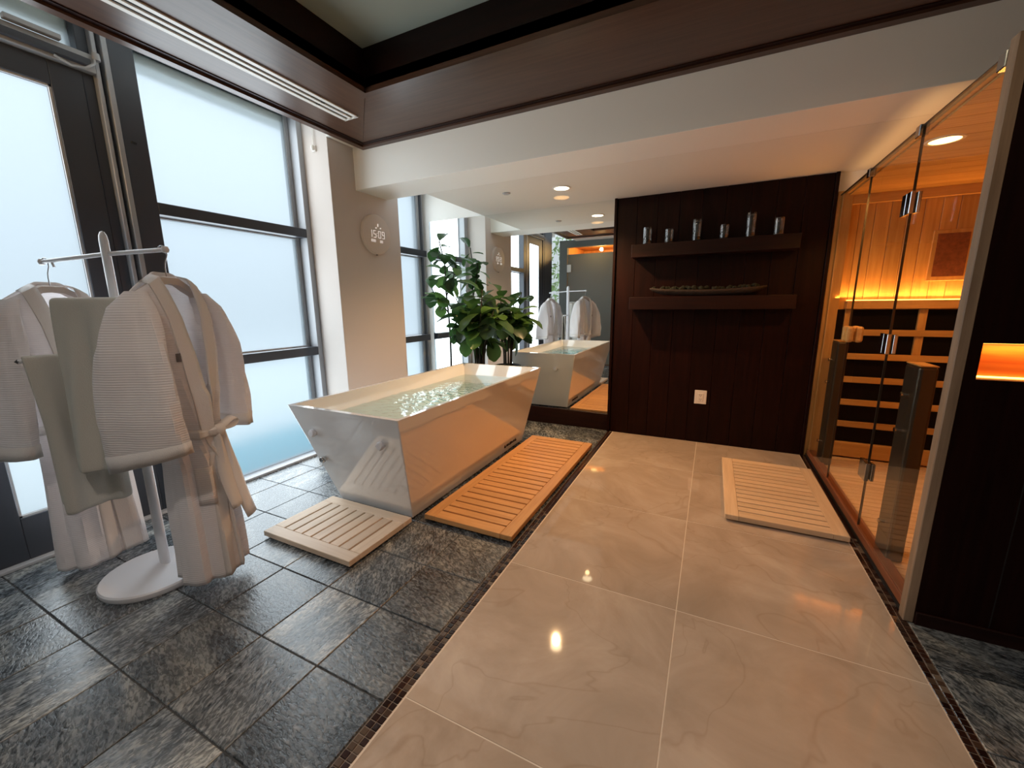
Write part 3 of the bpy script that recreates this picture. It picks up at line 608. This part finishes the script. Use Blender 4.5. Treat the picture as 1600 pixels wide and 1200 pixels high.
# ------------------------------------------------------------------ DUCKBOARDS
def duckboard(label, x0, x1, y0, y1, along, n_gaps, rail, endw, mx, my, h=0.050, gap=0.0135):
    cx, cy = (x0+x1)/2, (y0+y1)/2; t = thing('duckboard', label, 'bath mat', (cx, cy, 0), 0, 'slatted wooden duckboards')
    X0, X1, Y0, Y1 = x0-cx, x1-cx, y0-cy, y1-cy; zt, zb = h, h-0.036
    if along == 'x':     # slats run in x, rails in y at both x ends, boards across at both y ends
        box('rail', (X0, X0+rail, Y0, Y1, zb, zt), my, t, 0.003); box('rail', (X1-rail, X1, Y0, Y1, zb, zt), my, t, 0.003)
        a, b_ = Y0+endw, Y1-endw; p = (b_-a)/(n_gaps-1)
        edges = [Y0]+[a+k*p for k in range(n_gaps)]+[Y1]
        for k in range(len(edges)-1):
            lo = edges[k]+(gap/2 if k else 0); hi = edges[k+1]-(gap/2 if k < len(edges)-2 else 0)
            box('slat', (X0+rail+0.0008, X1-rail-0.0008, lo, hi, zb, zt), mx, t, 0.002)
        for yy in [Y0+0.03]+[lerp(Y0, Y1, q) for q in (0.5,)]+[Y1-0.07]:
            box('bearer', (X0+0.02, X0+0.12, yy, yy+0.04, 0, zb), mx, t); box('bearer', (X1-0.12, X1-0.02, yy, yy+0.04, 0, zb), mx, t); box('bearer', (-0.05, 0.05, yy, yy+0.04, 0, zb), mx, t)
    else:
        box('rail', (X0, X1, Y0, Y0+rail, zb, zt), mx, t, 0.003); box('rail', (X0, X1, Y1-rail, Y1, zb, zt), mx, t, 0.003)
        a, b_ = X0+endw, X1-endw; p = (b_-a)/(n_gaps-1)
        edges = [X0]+[a+k*p for k in range(n_gaps)]+[X1]
        for k in range(len(edges)-1):
            lo = edges[k]+(gap/2 if k else 0); hi = edges[k+1]-(gap/2 if k < len(edges)-2 else 0)
            box('slat', (lo, hi, Y0+rail+0.0008, Y1-rail-0.0008, zb, zt), my, t, 0.002)
        for xx in (X0+0.03, -0.02, X1-0.07):
            box('bearer', (xx, xx+0.04, Y0+0.02, Y0+0.12, 0, zb), my, t); box('bearer', (xx, xx+0.04, Y1-0.12, Y1-0.02, 0, zb), my, t)
    return t
duckboard('small pale wooden duckboard on slate at the near end of the bathtub', -2.565, -1.785, 1.475, 2.03, 'y', 8, 0.085, 0.095, 'pale_x', 'pale_y')
duckboard('long orange-brown wooden duckboard along the side of the bathtub', -1.735, -1.045, 2.105, 4.06, 'x', 22, 0.085, 0.10, 'orange_x', 'orange_y')
duckboard('square light wooden duckboard on cream floor before the sauna door', 0.185, 0.885, 3.00, 4.19, 'x', 14, 0.085, 0.09, 'teak_x', 'teak_y')

# ------------------------------------------------------------------ PLANTS
def leaf_mesh(L, Wd, curl, seed):
    r = random.Random(seed); rows = []
    prof = [(0, 0.02), (0.12, 0.30), (0.30, 0.62), (0.52, 0.92), (0.72, 1.0), (0.88, 0.80), (1.0, 0.18)]
    for u, w in prof:
        x = u*L; z = -curl*L*u*u; ww = w*Wd/2; wav = 0.05*ww*math.sin(u*14+seed)
        rows.append([(x, -ww, z+0.28*ww+wav), (x, -ww*0.5, z+0.10*ww), (x, 0, z), (x, ww*0.5, z+0.10*ww), (x, ww, z+0.28*ww-wav)])
    mb = MB(); mb.grid(rows); me = bpy.data.meshes.new('leaf'); me.from_pydata(mb.v, [], mb.f); me.materials.append(M['leaf'])
    for p in me.polygons: p.use_smooth = True
    return me
LM = [leaf_mesh(0.25, 0.20, 0.30, 1), leaf_mesh(0.22, 0.185, 0.15, 2), leaf_mesh(0.28, 0.21, 0.45, 3), leaf_mesh(0.15, 0.10, 0.2, 4)]
def plant(label, loc, pot_r, pot_h, stems, nleaf, seed, spread=0.0):
    r = random.Random(seed)
    t = thing('potted_fig', label, 'plant', loc)
    MB().lathe([(0, 0), (pot_r*0.78, 0), (pot_r*0.80, 0.01), (pot_r, pot_h-0.03), (pot_r, pot_h), (pot_r-0.015, pot_h), (pot_r-0.02, pot_h-0.05)], 32).build('pot', 'pot', t)
    MB().lathe([(0, pot_h-0.035), (pot_r-0.02, pot_h-0.05)], 20).build('soil', 'soil', t)
    for pts, rad, n, t0, sc_ in stems:
        P = [Vector(p) for p in pts]
        dense = []
        for i in range(len(P)-1):
            for k in range(4): dense.append(P[i].lerp(P[i+1], k/4))
        dense.append(P[-1])
        for _ in range(2): dense = [dense[0]]+[(dense[i-1]+dense[i]*2+dense[i+1])/4 for i in range(1, len(dense)-1)]+[dense[-1]]
        MB().tube(dense, [lerp(rad, rad*0.45, i/(len(dense)-1)) for i in range(len(dense))], 6).build('stem', 'stem', t)
        m_ = len(dense)-1
        for k in range(n):
            f = t0+(1-t0)*(k+0.5)/n; p = dense[min(m_, int(f*m_+0.5))]
            s_ = sc_*r.uniform(0.75, 1.15)
            for tries in range(12):      # keep blades clear of the mirror, the window and the pillar
                a = k*2.4+r.uniform(-0.5, 0.5)+tries*0.9; el = r.uniform(-0.5, 1.15)-0.75*(f-0.4)
                tip = Vector(loc)+p+Vector((math.cos(a), math.sin(a), 0))*0.29*s_*math.cos(el)
                if tip.y < 4.70 and tip.x > -3.50 and (tip.y > 3.92 or p.z > 1.0): break
            o = piece(LM[r.randrange(3)], 'leaf', t, p+Vector((math.cos(a), math.sin(a), 0))*0.02, (r.uniform(-0.35, 0.35), el, a)); o.scale = (s_, s_, s_)
    return t
plant('tall slender fig with one bare stem beside the window', (-3.06, 4.42, 0), 0.17, 0.60,
      [([(0, 0, .55), (0.01, 0, 1.0), (0.0, 0, 1.35), (-0.04, 0, 1.75), (-0.02, -0.01, 2.0), (-0.08, -0.04, 2.30)], 0.014, 15, 0.66, 0.80),
       ([(0.0, 0, 1.40), (-0.10, -0.04, 1.56), (-0.20, -0.08, 1.72)], 0.009, 11, 0.30, 0.85),
       ([(-0.03, 0, 1.62), (0.06, 0.05, 1.85), (0.10, 0.06, 2.08)], 0.009, 9, 0.35, 0.8)], 0, 5)
st = []
for k in range(9):
    a = k*2*PI/9+0.3; rr = 0.17+0.13*((k*5) % 3)/2; zt = 1.36+0.32*((k*7) % 5)/4
    st.append(([(0.05*math.cos(a), 0.05*math.sin(a), .55), (0.06*math.cos(a), 0.05*math.sin(a), 0.95), (rr*0.7*math.cos(a), rr*0.5*math.sin(a), lerp(0.95, zt, 0.5)), (rr*1.1*math.cos(a), rr*0.6*math.sin(a), zt)], 0.013, 13, 0.50, 0.95))
plant('bushy dark fig with dense leaves at the far end of the bathtub', (-2.58, 4.36, 0), 0.19, 0.66, st, 0, 9)

# ------------------------------------------------------------------ SAUNA
sa = thing('sauna_cabin', 'cedar infrared sauna cabin behind clear frameless glass', 'sauna', (0, 0, 0))
GX = 0.950
for nm, y0, y1 in (('glass_panel', 3.942, 4.735), ('glass_panel', 2.385, 3.136)): box(nm, (GX-0.005, GX+0.005, y0, y1, 0.075, 2.425), 'glass', sa)
gd = box('glass_door', (GX-0.005, GX+0.005, 3.144, 3.934, 0.085, 2.425), 'glass', sa); gd['label'] = 'glass door with chrome hinges and wooden pull'
gl = gd.location
def gdp(b): return (b[0]-gl[0], b[1]-gl[0]*0-gl[0]*0, b[2], b[3], b[4], b[5])
def on_door(name, b, mat, bev=0.002):
    o = box(name, b, mat, None, bev); o.parent = gd; o.location = Vector(o.location)-Vector(gl); return o
box('glass_edge', (GX-0.006, GX+0.006, 2.385, 4.735, 2.425, 2.432), 'steel', sa)
for y in (3.942, 3.136): box('glass_seam', (GX-0.0058, GX+0.0058, y-0.006, y+0.0, 0.085, 2.425), 'steel', sa)
for z in (2.03, 1.255, 0.46):
    if z < 2.0 or True:
        on_door('hinge', (GX-0.026, GX-0.005, 3.1405, 3.200, z-0.058, z+0.058), 'chrome'); box('hinge_plate', (GX-0.026, GX-0.005, 3.080, 3.1395, z-0.058, z+0.058), 'chrome', sa, 0.002)
        box('hinge_plate', (GX+0.005, GX+0.022, 3.08, 3.137, z-0.055, z+0.055), 'chrome', sa, 0.002)
for y in (3.15, 3.95, 2.42): box('glass_clamp', (GX-0.020, GX+0.020, y-0.02, y+0.035, 2.375, 2.435), 'chrome', sa, 0.003)
for s_ in (-1, 1):
    a_, b_ = sorted((GX+s_*0.0055, GX+s_*0.050))
    on_door('pull_block', (a_, b_, 3.775, 3.825, 1.205, 1.322), 'cedar_y', 0.016); on_door('pull_block', (a_, b_, 3.865, 3.915, 1.205, 1.322), 'cedar_y', 0.016)
    on_door('pull_bridge', (a_+0.006, b_-0.006, 3.822, 3.868, 1.215, 1.285), 'cedar_y', 0.004)
box('front_post', (0.928, 0.966, 2.332, 2.385, 0, 2.46), 'post', sa, 0.003)
box('far_post', (0.925, 0.985, 4.735, 4.762, 0, 2.46), 'cedar_v', sa, 0.002); box('far_post', (0.955, 1.03, 4.70, 4.735, 0, 2.44), 'cedar_v', sa, 0.002)
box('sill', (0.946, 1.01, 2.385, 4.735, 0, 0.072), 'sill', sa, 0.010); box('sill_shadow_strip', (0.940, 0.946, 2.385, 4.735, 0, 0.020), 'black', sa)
box('roof', (0.975, 2.45, 2.38, 4.762, 2.425, 2.455), 'cedar_x', sa)
for k in range(15): box('ceiling_board', (1.0, 2.38, 2.42+k*0.155, 2.42+k*0.155+0.152, 2.412, 2.425), 'cedar_x', sa, 0.002)
box('side_wall', (2.38, 2.45, 2.38, 4.762, 0, 2.425), 'cedar_y', sa); box('front_lining', (1.02, 2.38, 2.434, 2.446, 0, 2.425), 'cedar_v', sa)
for k in range(13): box('wall_board', (0.99+k*0.108, 0.99+k*0.108+0.1055, 4.742, 4.762, 1.43, 2.415), 'cedar_v', sa, 0.003)
box('crown_board', (0.99, 2.38, 4.705, 4.742, 2.335, 2.412), 'cedar_x', sa, 0.004); box('crown_board', (2.34, 2.38, 2.42, 4.70, 2.335, 2.412), 'cedar_y', sa, 0.004)
box('heater_backing', (0.99, 2.38, 4.748, 4.762, 0.05, 1.43), 'heater', sa)
box('top_rail', (1.08, 2.38, 4.66, 4.742, 1.437, 1.508), 'cedar_x', sa, 0.004)
box('led_strip', (1.09, 2.36, 4.715, 4.735, 1.509, 1.516), 'led', sa)
for z in (1.198, 0.980, 0.765, 0.550, 0.340): box('heater_slat', (1.10, 2.38, 4.69, 4.715, z, z+0.055), 'cedar_x', sa, 0.003)
box('base_board', (1.05, 2.38, 4.69, 4.742, 0.05, 0.185), 'cedar_x', sa, 0.003)
for x0 in (1.09, 1.60, 2.10): box('stile', (x0, x0+0.055, 4.715, 4.742, 0.99 if x0 > 1.2 else 0.19, 1.437), 'cedar_v', sa, 0.002)
wf = box('wall_frame', (1.605, 1.855, 4.722, 4.742, 1.665, 2.075), 'cedar_v', sa, 0.003); wf['label'] = 'light wood frame with dark panel'
p_ = box('dark_panel', (1.632, 1.828, 4.716, 4.7215, 1.70, 2.045), 'sill', None); p_.parent = wf; p_.location = Vector(p_.location)-Vector(wf.location)
for k in range(34):
    y0 = 2.40+k*0.068
    if y0+0.062 < 4.69: box('floor_slat', (1.012, 2.36, y0, y0+0.062, 0.03, 0.052), 'teak_x', sa, 0.002)
box('floor_tray', (1.01, 2.38, 2.39, 4.74, 0, 0.028), 'cedar_x', sa)
def tower(y0, y1):
    t = box('tower_heater', (0.985, 1.062, y0, y1, 0.055, 1.165), 'steel', sa, 0.014)
    for z, y in ((1.0, 0.5), (0.80, 0.5), (0.25, 0.5)):
        s_ = MB(); s_.sm = True
        s_.grid([[(-q, r_*math.cos(2*PI*i/10), r_*math.sin(2*PI*i/10)) for i in range(10)] for r_, q in ((0.010, 0), (0.010, 0.022), (0.014, 0.023), (0.014, 0.030), (0, 0.031))], True)
        b2 = s_.build('standoff_bolt', 'chrome', t); b2.location = (-0.0385, 0.0, z-0.61)
    c = box('cap', (-0.036, 0.036, -(y1-y0)/2+0.004, (y1-y0)/2-0.004, 0.5555, 0.562), 'cedar_y', None); c.parent = t
    return t
tower(2.78, 2.965); tower(4.34, 4.53)
sl = downlight((1.13, 3.40, 2.411), 'bright amber ceiling light inside the sauna', 'sauna_disc', 0.085, False)
# dark wall beside the sauna with glowing niche
rw = sempty('wall_front', 'dark wooden wall beside the sauna with a lit niche')
NX0, NX1, NZ0, NZ1 = 1.004, 1.75, 1.178, 1.328
MB().box(0.966, 3.05, 2.332, 2.374, 0, NZ0).box(0.966, 3.05, 2.332, 2.374, NZ1, 2.46).box(0.966, NX0, 2.332, 2.374, NZ0, NZ1).box(NX1, 3.05, 2.332, 2.374, NZ0, NZ1).build('wall_face', 'mahog_v', rw)
for k in range(5): MB().box(1.21+k*0.25, 1.214+k*0.25, 2.3305, 2.3325, 0.066, NZ0).box(1.21+k*0.25, 1.214+k*0.25, 2.3305, 2.3325, NZ1, 2.46).build('board_joint', 'black', rw)
box('niche_back', (NX0, NX1, 2.420, 2.430, NZ0, NZ1), 'nichewood', rw)
MB().box(NX0-0.01, NX0, 2.374, 2.43, NZ0, NZ1).box(NX1, NX1+0.01, 2.374, 2.43, NZ0, NZ1).box(NX0, NX1, 2.374, 2.43, NZ0-0.01, NZ0).box(NX0, NX1, 2.374, 2.43, NZ1, NZ1+0.01).build('niche_lining', 'amberwood', rw)
MB().box(NX0, NX1, 2.405, 2.412, NZ1-0.006, NZ1).box(NX0, NX1, 2.405, 2.412, NZ0, NZ0+0.006).box(NX0, NX0+0.006, 2.405, 2.412, NZ0, NZ1).build('led_strip', 'led', rw)
struct(box('baseboard_front', (0.966, 3.05, 2.318, 2.332, 0, 0.066), 'mahog_x', bevel=0.003), 'dark baseboard under the dark wooden wall')
# etched glass door to the steam room
ed = struct(box('door_2', (-3.335, -2.06, -0.552, -0.540, 0.02, 2.715), 'etched'), 'grey etched glass door of the steam room')
for z in (2.38, 0.4):
    h_ = box('glass_hinge', (-3.345, -3.24, -0.556, -0.516, z-0.09, z+0.09), 'vent', None, 0.004); h_.parent = ed; h_.location = Vector(h_.location)-Vector(ed.location)

# ------------------------------------------------------------------ ROBE RACK, HANGERS, ROBES, TOWELS
RX, RY = -2.795, 1.03
rk = thing('robe_rack', 'white metal robe stand on an oval base by the frosted door', 'clothes rack', (RX, RY, 0))
MB().lathe([(0, 0), (0.245, 0), (0.250, 0.008), (0.250, 0.028), (0.243, 0.036), (0, 0.036)], 48, (0.035, -0.055, 0)).build('base', 'rackwhite', rk)
n = 20; rows = []
for z, w in [(0.036, 0.040), (0.5, 0.037), (1.2, 0.033), (1.84, 0.030), (1.865, 0.026), (1.882, 0.015), (1.887, 0.0)]:
    rows.append([(w*math.cos(2*PI*i/n), 0.55*w*math.sin(2*PI*i/n), z) for i in range(n)])
q = MB(); q.sm = True; q.grid(rows, True).build('pole', 'rackwhite', rk)
ARM_L, ARM_R = Vector((-3.245, 0.925, 1.752)), Vector((-2.385, 1.100, 1.778))
for e in (ARM_L, ARM_R): MB().tube([(0, 0, 1.775), (e.x-RX, e.y-RY, e.z)], 0.011, 10).build('arm', 'rackwhite', rk)
for e in (ARM_L, ARM_R): MB().lathe([(0, 0.017), (0.012, 0.014), (0.017, 0), (0.012, -0.014), (0, -0.017)], 12, (e.x-RX, e.y-RY, e.z)).build('arm_knob', 'rackwhite', rk)
MB().tube([(ARM_L.x-RX+0.07, ARM_L.y-RY+0.015, 1.755), (ARM_L.x-RX+0.075, ARM_L.y-RY+0.02, 1.722)], 0.006, 6).build('peg', 'rackwhite', rk)
B1a, B1b = Vector((-2.880, 0.825, 1.532)), Vector((-2.50, 0.985, 1.532))
B2a, B2b = Vector((-2.90, 1.0, 1.268)), Vector((-2.96, 0.690, 1.258)); B3a, B3b = Vector((-2.79, 1.05, 1.272)), Vector((-2.735, 1.47, 1.272))
def rel(v): return (v.x-RX, v.y-RY, v.z)
MB().tube([rel(B1a), rel(B1b)], 0.010, 8).build('towel_bar', 'rackwhite', rk); MB().tube([(0, 0, 1.532), (0.06, -0.15, 1.532)], 0.010, 8).build('bar_arm', 'rackwhite', rk)
MB().tube([(0, 0, 1.268), rel(B2a), rel(B2b)], 0.010, 8).build('towel_bar', 'rackwhite', rk); MB().tube([rel(B3a), rel(B3b)], 0.010, 8).build('towel_bar', 'rackwhite', rk)
MB().lathe([(0, 0.012), (0.012, 0), (0, -0.012)], 8, rel(B1a)).lathe([(0, 0.012), (0.012, 0), (0, -0.012)], 8, rel(B2b)).build('bar_tip', 'blackplastic', rk)

def hanger(label, hook, u_ang):
    """hook hangs over an arm end; shoulders along local x"""
    t = thing('hanger', label, 'hanger', (hook.x, hook.y, hook.z), u_ang, 'hangers on the robe stand')
    pts = [(0, 0.010, -0.014)]+[(0, 0.021*math.cos(a), 0.021*math.sin(a)-0.002) for a in [PI*k/8 for k in range(0, 9)]]+[(0, -0.020, -0.025), (0, -0.004, -0.060), (0, 0, -0.085), (0, 0, -0.125)]
    MB().tube(pts[1:], 0.0028, 6).build('hook', 'wire', t)
    rows = []
    for k in range(33):
        x = lerp(-0.190, 0.190, k/32); ax = abs(x)
        zt = -0.125-max(0, ax-0.050)*0.62; th = 0.046 if ax < 0.06 else lerp(0.046, 0.030, min(1, (ax-0.06)/0.1))
        zb = zt-th+0.012*max(0, 1-ax/0.09); b_ = 0.014+0.012*min(1, ax/0.2)
        rows.append([(x, -b_, zb), (x, -b_, zt-0.006), (x, -b_*0.5, zt), (x, b_*0.5, zt), (x, b_, zt-0.006), (x, b_, zb)])
    mb = MB(); mb.sm = True; mb.grid(rows, True).cap(rows[0]).cap(rows[-1][::-1]); mb.build('shoulder_bar', 'hanger', t, bevel=0)
    return t

def robe(label, hook, ang, zsh, zhem, zbelt, cinch, near_sleeve, far_sleeve, seed, hem_y=0.0):
    """local x along the shoulders, local -y to the robe's front"""
    r = random.Random(seed); t = thing('bathrobe', label, 'bathrobe', (hook.x, hook.y, 0), ang, 'waffle bathrobes on the stand')
    body = [(zsh+0.02, 0.205, 0.030, 0.085, 0.0), (zsh-0.05, 0.212, 0.062, 0.080, 0.0), (zsh-0.16, 0.212, 0.090, 0.066, 0.004), (zsh-0.34, 0.195, 0.105, 0.046, 0.014), (lerp(zsh, zbelt, 0.75), lerp(0.19, cinch, 0.5), 0.105, 0.022, 0.026),
            (zbelt+0.03, cinch, 0.095, 0.003, 0.028), (zbelt-0.03, cinch, 0.095, -0.02, 0.028), (zbelt-0.16, cinch*1.08, 0.105, -0.06, 0.016), (lerp(zbelt, zhem, 0.55), cinch*1.16, 0.118, -0.075, 0.017), (zhem, cinch*1.24, 0.130, -0.08, 0.018)]
    def P(z, th, off=0.0):
        a, b_, vh, fa = interp(body, z)
        fold = fa*(math.sin(5*th+seed)+0.6*math.sin(9*th+2*seed+z*2)+0.4*math.sin(3*th-z*4)+0.3*math.sin(16*th+z*5))*(1 if z < zbelt+0.2 else 0.6)
        sn, cs = math.sin(th), math.cos(th)
        x = (a+fold*0.7+off)*math.copysign(abs(sn)**0.85, sn); y = -(b_+fold+off)*math.copysign(abs(cs)**0.85, cs)
        fade = max(0, min(1, (z-(zsh-0.22))/0.24)); drop = 0.62*max(0, abs(x)-0.05)*fade
        hy = hem_y*max(0, (zbelt-z)/(zbelt-zhem))
        return Vector((x, y+hy, z-drop+0.035*fade))
    def th0(z):
        a, b_, vh, fa = interp(body, z); return (abs(min(1, max(-1, vh/a)))**(1/0.85))*(1 if vh > 0 else -1)
    N = 56; zs = [zsh+0.02-0.02*k for k in range(4)]; z = zs[-1]
    while z > zhem+0.03: z -= 0.042; zs.append(z)
    zs.append(zhem); rows = []
    for z in zs:
        a0 = th0(z); rows.append([P(z, lerp(a0, 2*PI-a0, j/N), (0.010*(j/N-0.5) if z < zbelt else 0)) for j in range(N+1)])
    MB().grid(rows).build('body', 'robe', t, smooth=True, solid=0.005)
    # lapel bands down both front edges and round the neck
    for sgn in (1, -1):
        rw_ = []
        for z in zs:
            a0 = th0(z); a, b_, vh, fa = interp(body, z); wd = 0.060/max(a, 0.05)
            base = a0 if sgn > 0 else 2*PI-a0
            offs = 0.010 if sgn > 0 or z > zbelt else 0.016
            rw_.append([P(z, base-sgn*0.02, offs*0.4), P(z, base+sgn*wd*0.3, offs), P(z, base+sgn*wd, offs), P(z, base+sgn*(wd+0.02), 0.002)])
        p0 = [Vector((p.x*0.93, 0.016+0.003*q, p.z+0.012)) for q, p in enumerate(rw_[0])]; rw_ = [p0]+rw_
        MB().grid(rw_).build('lapel', 'robe_trim', t, smooth=True, solid=0.004)
    cb = []
    for k in range(13):
        x = lerp(-0.085, 0.085, k/12); y = 0.014+0.012*math.cos(PI*x/0.17); zt = zsh+0.055-0.62*max(0, abs(x)-0.05)
        cb.append([(x, y-0.004, zt+0.006), (x, y+0.006, zt+0.006), (x, y+0.008, zt-0.05), (x, y, zt-0.05)])
    MB().grid(cb, True).build('collar', 'robe_trim', t, smooth=True)
    for side, spec in ((-1, near_sleeve), (1, far_sleeve)):
        # spec: rows (z, cx, cy, half thickness, half width, slant)
        rows = []; n = 26
        K = 22; z0, z1 = spec[0][0], spec[-1][0]
        for k in range(K+1):
            z = lerp(z0, z1, k/K); cx, cy, hx, hy, sl_ = interp(spec, z); row = []
            for j in range(n):
                a = 2*PI*j/n; sx = math.copysign(abs(math.cos(a))**0.8, math.cos(a)); sy = math.copysign(abs(math.sin(a))**0.8, math.sin(a))
                w = (0.010*math.sin(3*a+7*z+seed)+0.006*math.sin(7*a-11*z))*min(1, k/5)
                y = cy+(hy+w)*sy; row.append((side*(cx+(hx+w*0.6)*sx), y, z+sl_*(y-cy)+(0.0)))
            rows.append(row)
        mb = MB(); mb.grid(rows, True); mb.cap(rows[0]); mb.build('sleeve', 'robe', t, smooth=True, solid=0.005)
        cf = [[Vector(p)+Vector(((Vector(p).x-side*spec[-1][1])*0.05, (Vector(p).y-spec[-1][2])*0.02, 0)) for p in rows[q]] for q in (-3, -1)]
        MB().grid(cf, True).build('cuff', 'robe_trim', t, smooth=True, solid=0.004)
    return t, P, th0

def belt(t, P, zb, knot_th=0.0, tails=True):
    N = 40; rows = []
    for k in range(N):
        th = 2*PI*k/N; rows.append([P(zb+0.024, th, 0.010), P(zb+0.012, th, 0.022), P(zb-0.012, th, 0.022), P(zb-0.024, th, 0.010)])
    MB().grid(rows+[rows[0]]).build('belt', 'robe_trim', t, smooth=True, solid=0.004)
    k = P(zb, knot_th, 0.030)
    kn = MB(); kn.sm = True; n = 14
    kn.grid([[(k.x+(0.036*math.sin(v))*math.cos(2*PI*i/n)*1.0, k.y-0.026*math.cos(v), k.z+0.036*math.sin(v)*math.sin(2*PI*i/n)*(1+0.12*math.sin(3*2*PI*i/n))) for i in range(n)] for v in [PI*q/8 for q in range(9)]], True)
    kn.build('belt_knot', 'robe_trim', t)
    lp = []
    for q in range(13):
        a = PI*2*q/12; lp.append((0.075+0.075*-math.cos(a), 0.030*math.sin(a)))
    MB().grid([[(k.x+x, k.y-0.012+0.10*x*0.4, k.z+0.010+zz*(x/0.15)-0.014+0.10*x), (k.x+x, k.y+0.030, k.z+0.012+zz*(x/0.15)+0.10*x)] for x, zz in lp]).build('belt_loop', 'robe_trim', t, smooth=True, solid=0.005)
    for dx, L, sw in ((0.02, 0.52, 0.10), (-0.015, 0.42, 0.035)):
        rw_ = []
        for q in range(15):
            f = q/14; c = Vector((k.x+dx+sw*f*1.0+0.012*math.sin(f*5), k.y-0.006+0.015*math.sin(4*f)-0.02*f, k.z-0.01-L*f)); wd = lerp(0.020, 0.052, min(1, f*2.0))
            rw_.append([c+Vector((-wd, 0.012*math.sin(3*f+1), 0)), c+Vector((-wd*0.3, -0.010, 0)), c+Vector((wd*0.4, -0.004, 0)), c+Vector((wd, 0.012, 0))])
        MB().grid(rw_).build('belt_tail', 'robe_trim', t, smooth=True, solid=0.005)

AR = math.atan2(0.90, -0.43); AL = math.atan2(0.955, -0.29)
HR = Vector((-2.405, 1.096, 1.778)); HL = Vector((-3.225, 0.930, 1.752))
hanger('pale hanger holding the belted robe at the right end of the stand', HR, AR)
hanger('pale hanger holding the open robe at the window end of the stand', HL, AL)
near = [(1.575, 0.178, 0.0, 0.030, 0.040, 0), (1.50, 0.222, 0.0, 0.040, 0.10, 0), (1.30, 0.265, -0.010, 0.048, 0.150, 0), (1.0, 0.285, -0.02, 0.046, 0.185, -0.05), (0.80, 0.275, -0.02, 0.042, 0.185, -0.25)]
far = [(1.575, 0.178, 0.0, 0.030, 0.040, 0), (1.50, 0.225, 0.0, 0.040, 0.085, 0), (1.30, 0.262, 0.0, 0.046, 0.115, 0), (1.0, 0.285, 0.0, 0.044, 0.125, 0), (0.83, 0.29, 0.0, 0.042, 0.125, 0.05)]
rt_, PR, TR = robe('white waffle bathrobe tied with a belt, at the right end of the stand', HR, AR, HR.z-0.166, 0.075, 0.875, 0.118, near, far, 3)
belt(rt_, PR, 0.875, 0.0)
em = PR(1.27, -0.55, 0.008); MB().grid([[em+Vector((dx, -0.002+abs(dx)*0.4, dz)) for dx in (-0.016, 0, 0.016)] for dz in (-0.02, 0.02)]).build('emblem', 'emblem', rt_, solid=0.002)
pk = [[PR(z, lerp(-0.95, -0.30, k/6), 0.010) for k in range(7)] for z in (0.70, 0.62, 0.54, 0.50)]; MB().grid(pk).build('pocket', 'robe', rt_, smooth=True, solid=0.004)
nearL = [(1.55, 0.178, 0.0, 0.030, 0.040, 0), (1.475, 0.222, 0.0, 0.040, 0.09, 0), (1.25, 0.262, 0.0, 0.046, 0.135, 0), (0.95, 0.290, 0.0, 0.044, 0.16, 0), (0.755, 0.30, 0.0, 0.042, 0.16, -0.08)]
rl_, PL, TL = robe('white waffle bathrobe hanging loose behind the towels at the window end', HL, AL, HL.z-0.166, 0.055, 0.86, 0.165, nearL, nearL, 5)
N = 40; rows = [[PL(0.884, 2*PI*k/N, 0.010), PL(0.86, 2*PI*k/N, 0.018), PL(0.836, 2*PI*k/N, 0.010)] for k in range(N)]
MB().grid(rows+[rows[0]]).build('belt', 'robe_trim', rl_, smooth=True, solid=0.004)
em = PL(1.25, 0.55, 0.008); MB().grid([[em+Vector((dx, -0.002+abs(dx)*0.4, dz)) for dx in (-0.016, 0, 0.016)] for dz in (-0.016, 0.016)]).build('emblem', 'emblem', rl_, solid=0.002)

def towel(label, a, b_, front, back, seed, flare=0.0, thick=0.018):
    """folded towel draped over the bar from a to b_"""
    d = (b_-a); L = d.length; ang = math.atan2(d.y, d.x); t = thing('towel', label, 'towel', (a.x, a.y, 0), ang, 'towels hung on the stand')
    zb = a.z+0.012; rows = []; prof = [(0.040, zb-back+(back)*k/16) for k in range(16)]
    prof = [(lerp(0.055, 0.016, k/15), lerp(zb-back, zb-0.016, k/15)) for k in range(16)]+[(0.013*math.cos(PI*k/8), zb-0.010+0.014*math.sin(PI*k/8)) for k in range(1, 8)]+[(-lerp(0.016, 0.055+flare, k/19), lerp(zb-0.016, zb-front, k/19)) for k in range(20)]
    for y, z in prof:
        row = []; dz = zb-z
        for k in range(25):
            x = lerp(-0.0, L, k/24); w = min(1, dz/0.35); f = 0.016*w*(math.sin(x*31+seed+z*1.6)+0.6*math.sin(x*52+2*seed-z*2))
            row.append((lerp(x, x+0.05*(0.5-k/24), w), y+f*(1 if y < 0 else 0.7), z-0.012*math.sin(x*6+seed)*w))
        rows.append(row)
    MB().grid(rows).build('towel_sheet', 'towel', t, smooth=True, solid=thick, sub=1)
    return t
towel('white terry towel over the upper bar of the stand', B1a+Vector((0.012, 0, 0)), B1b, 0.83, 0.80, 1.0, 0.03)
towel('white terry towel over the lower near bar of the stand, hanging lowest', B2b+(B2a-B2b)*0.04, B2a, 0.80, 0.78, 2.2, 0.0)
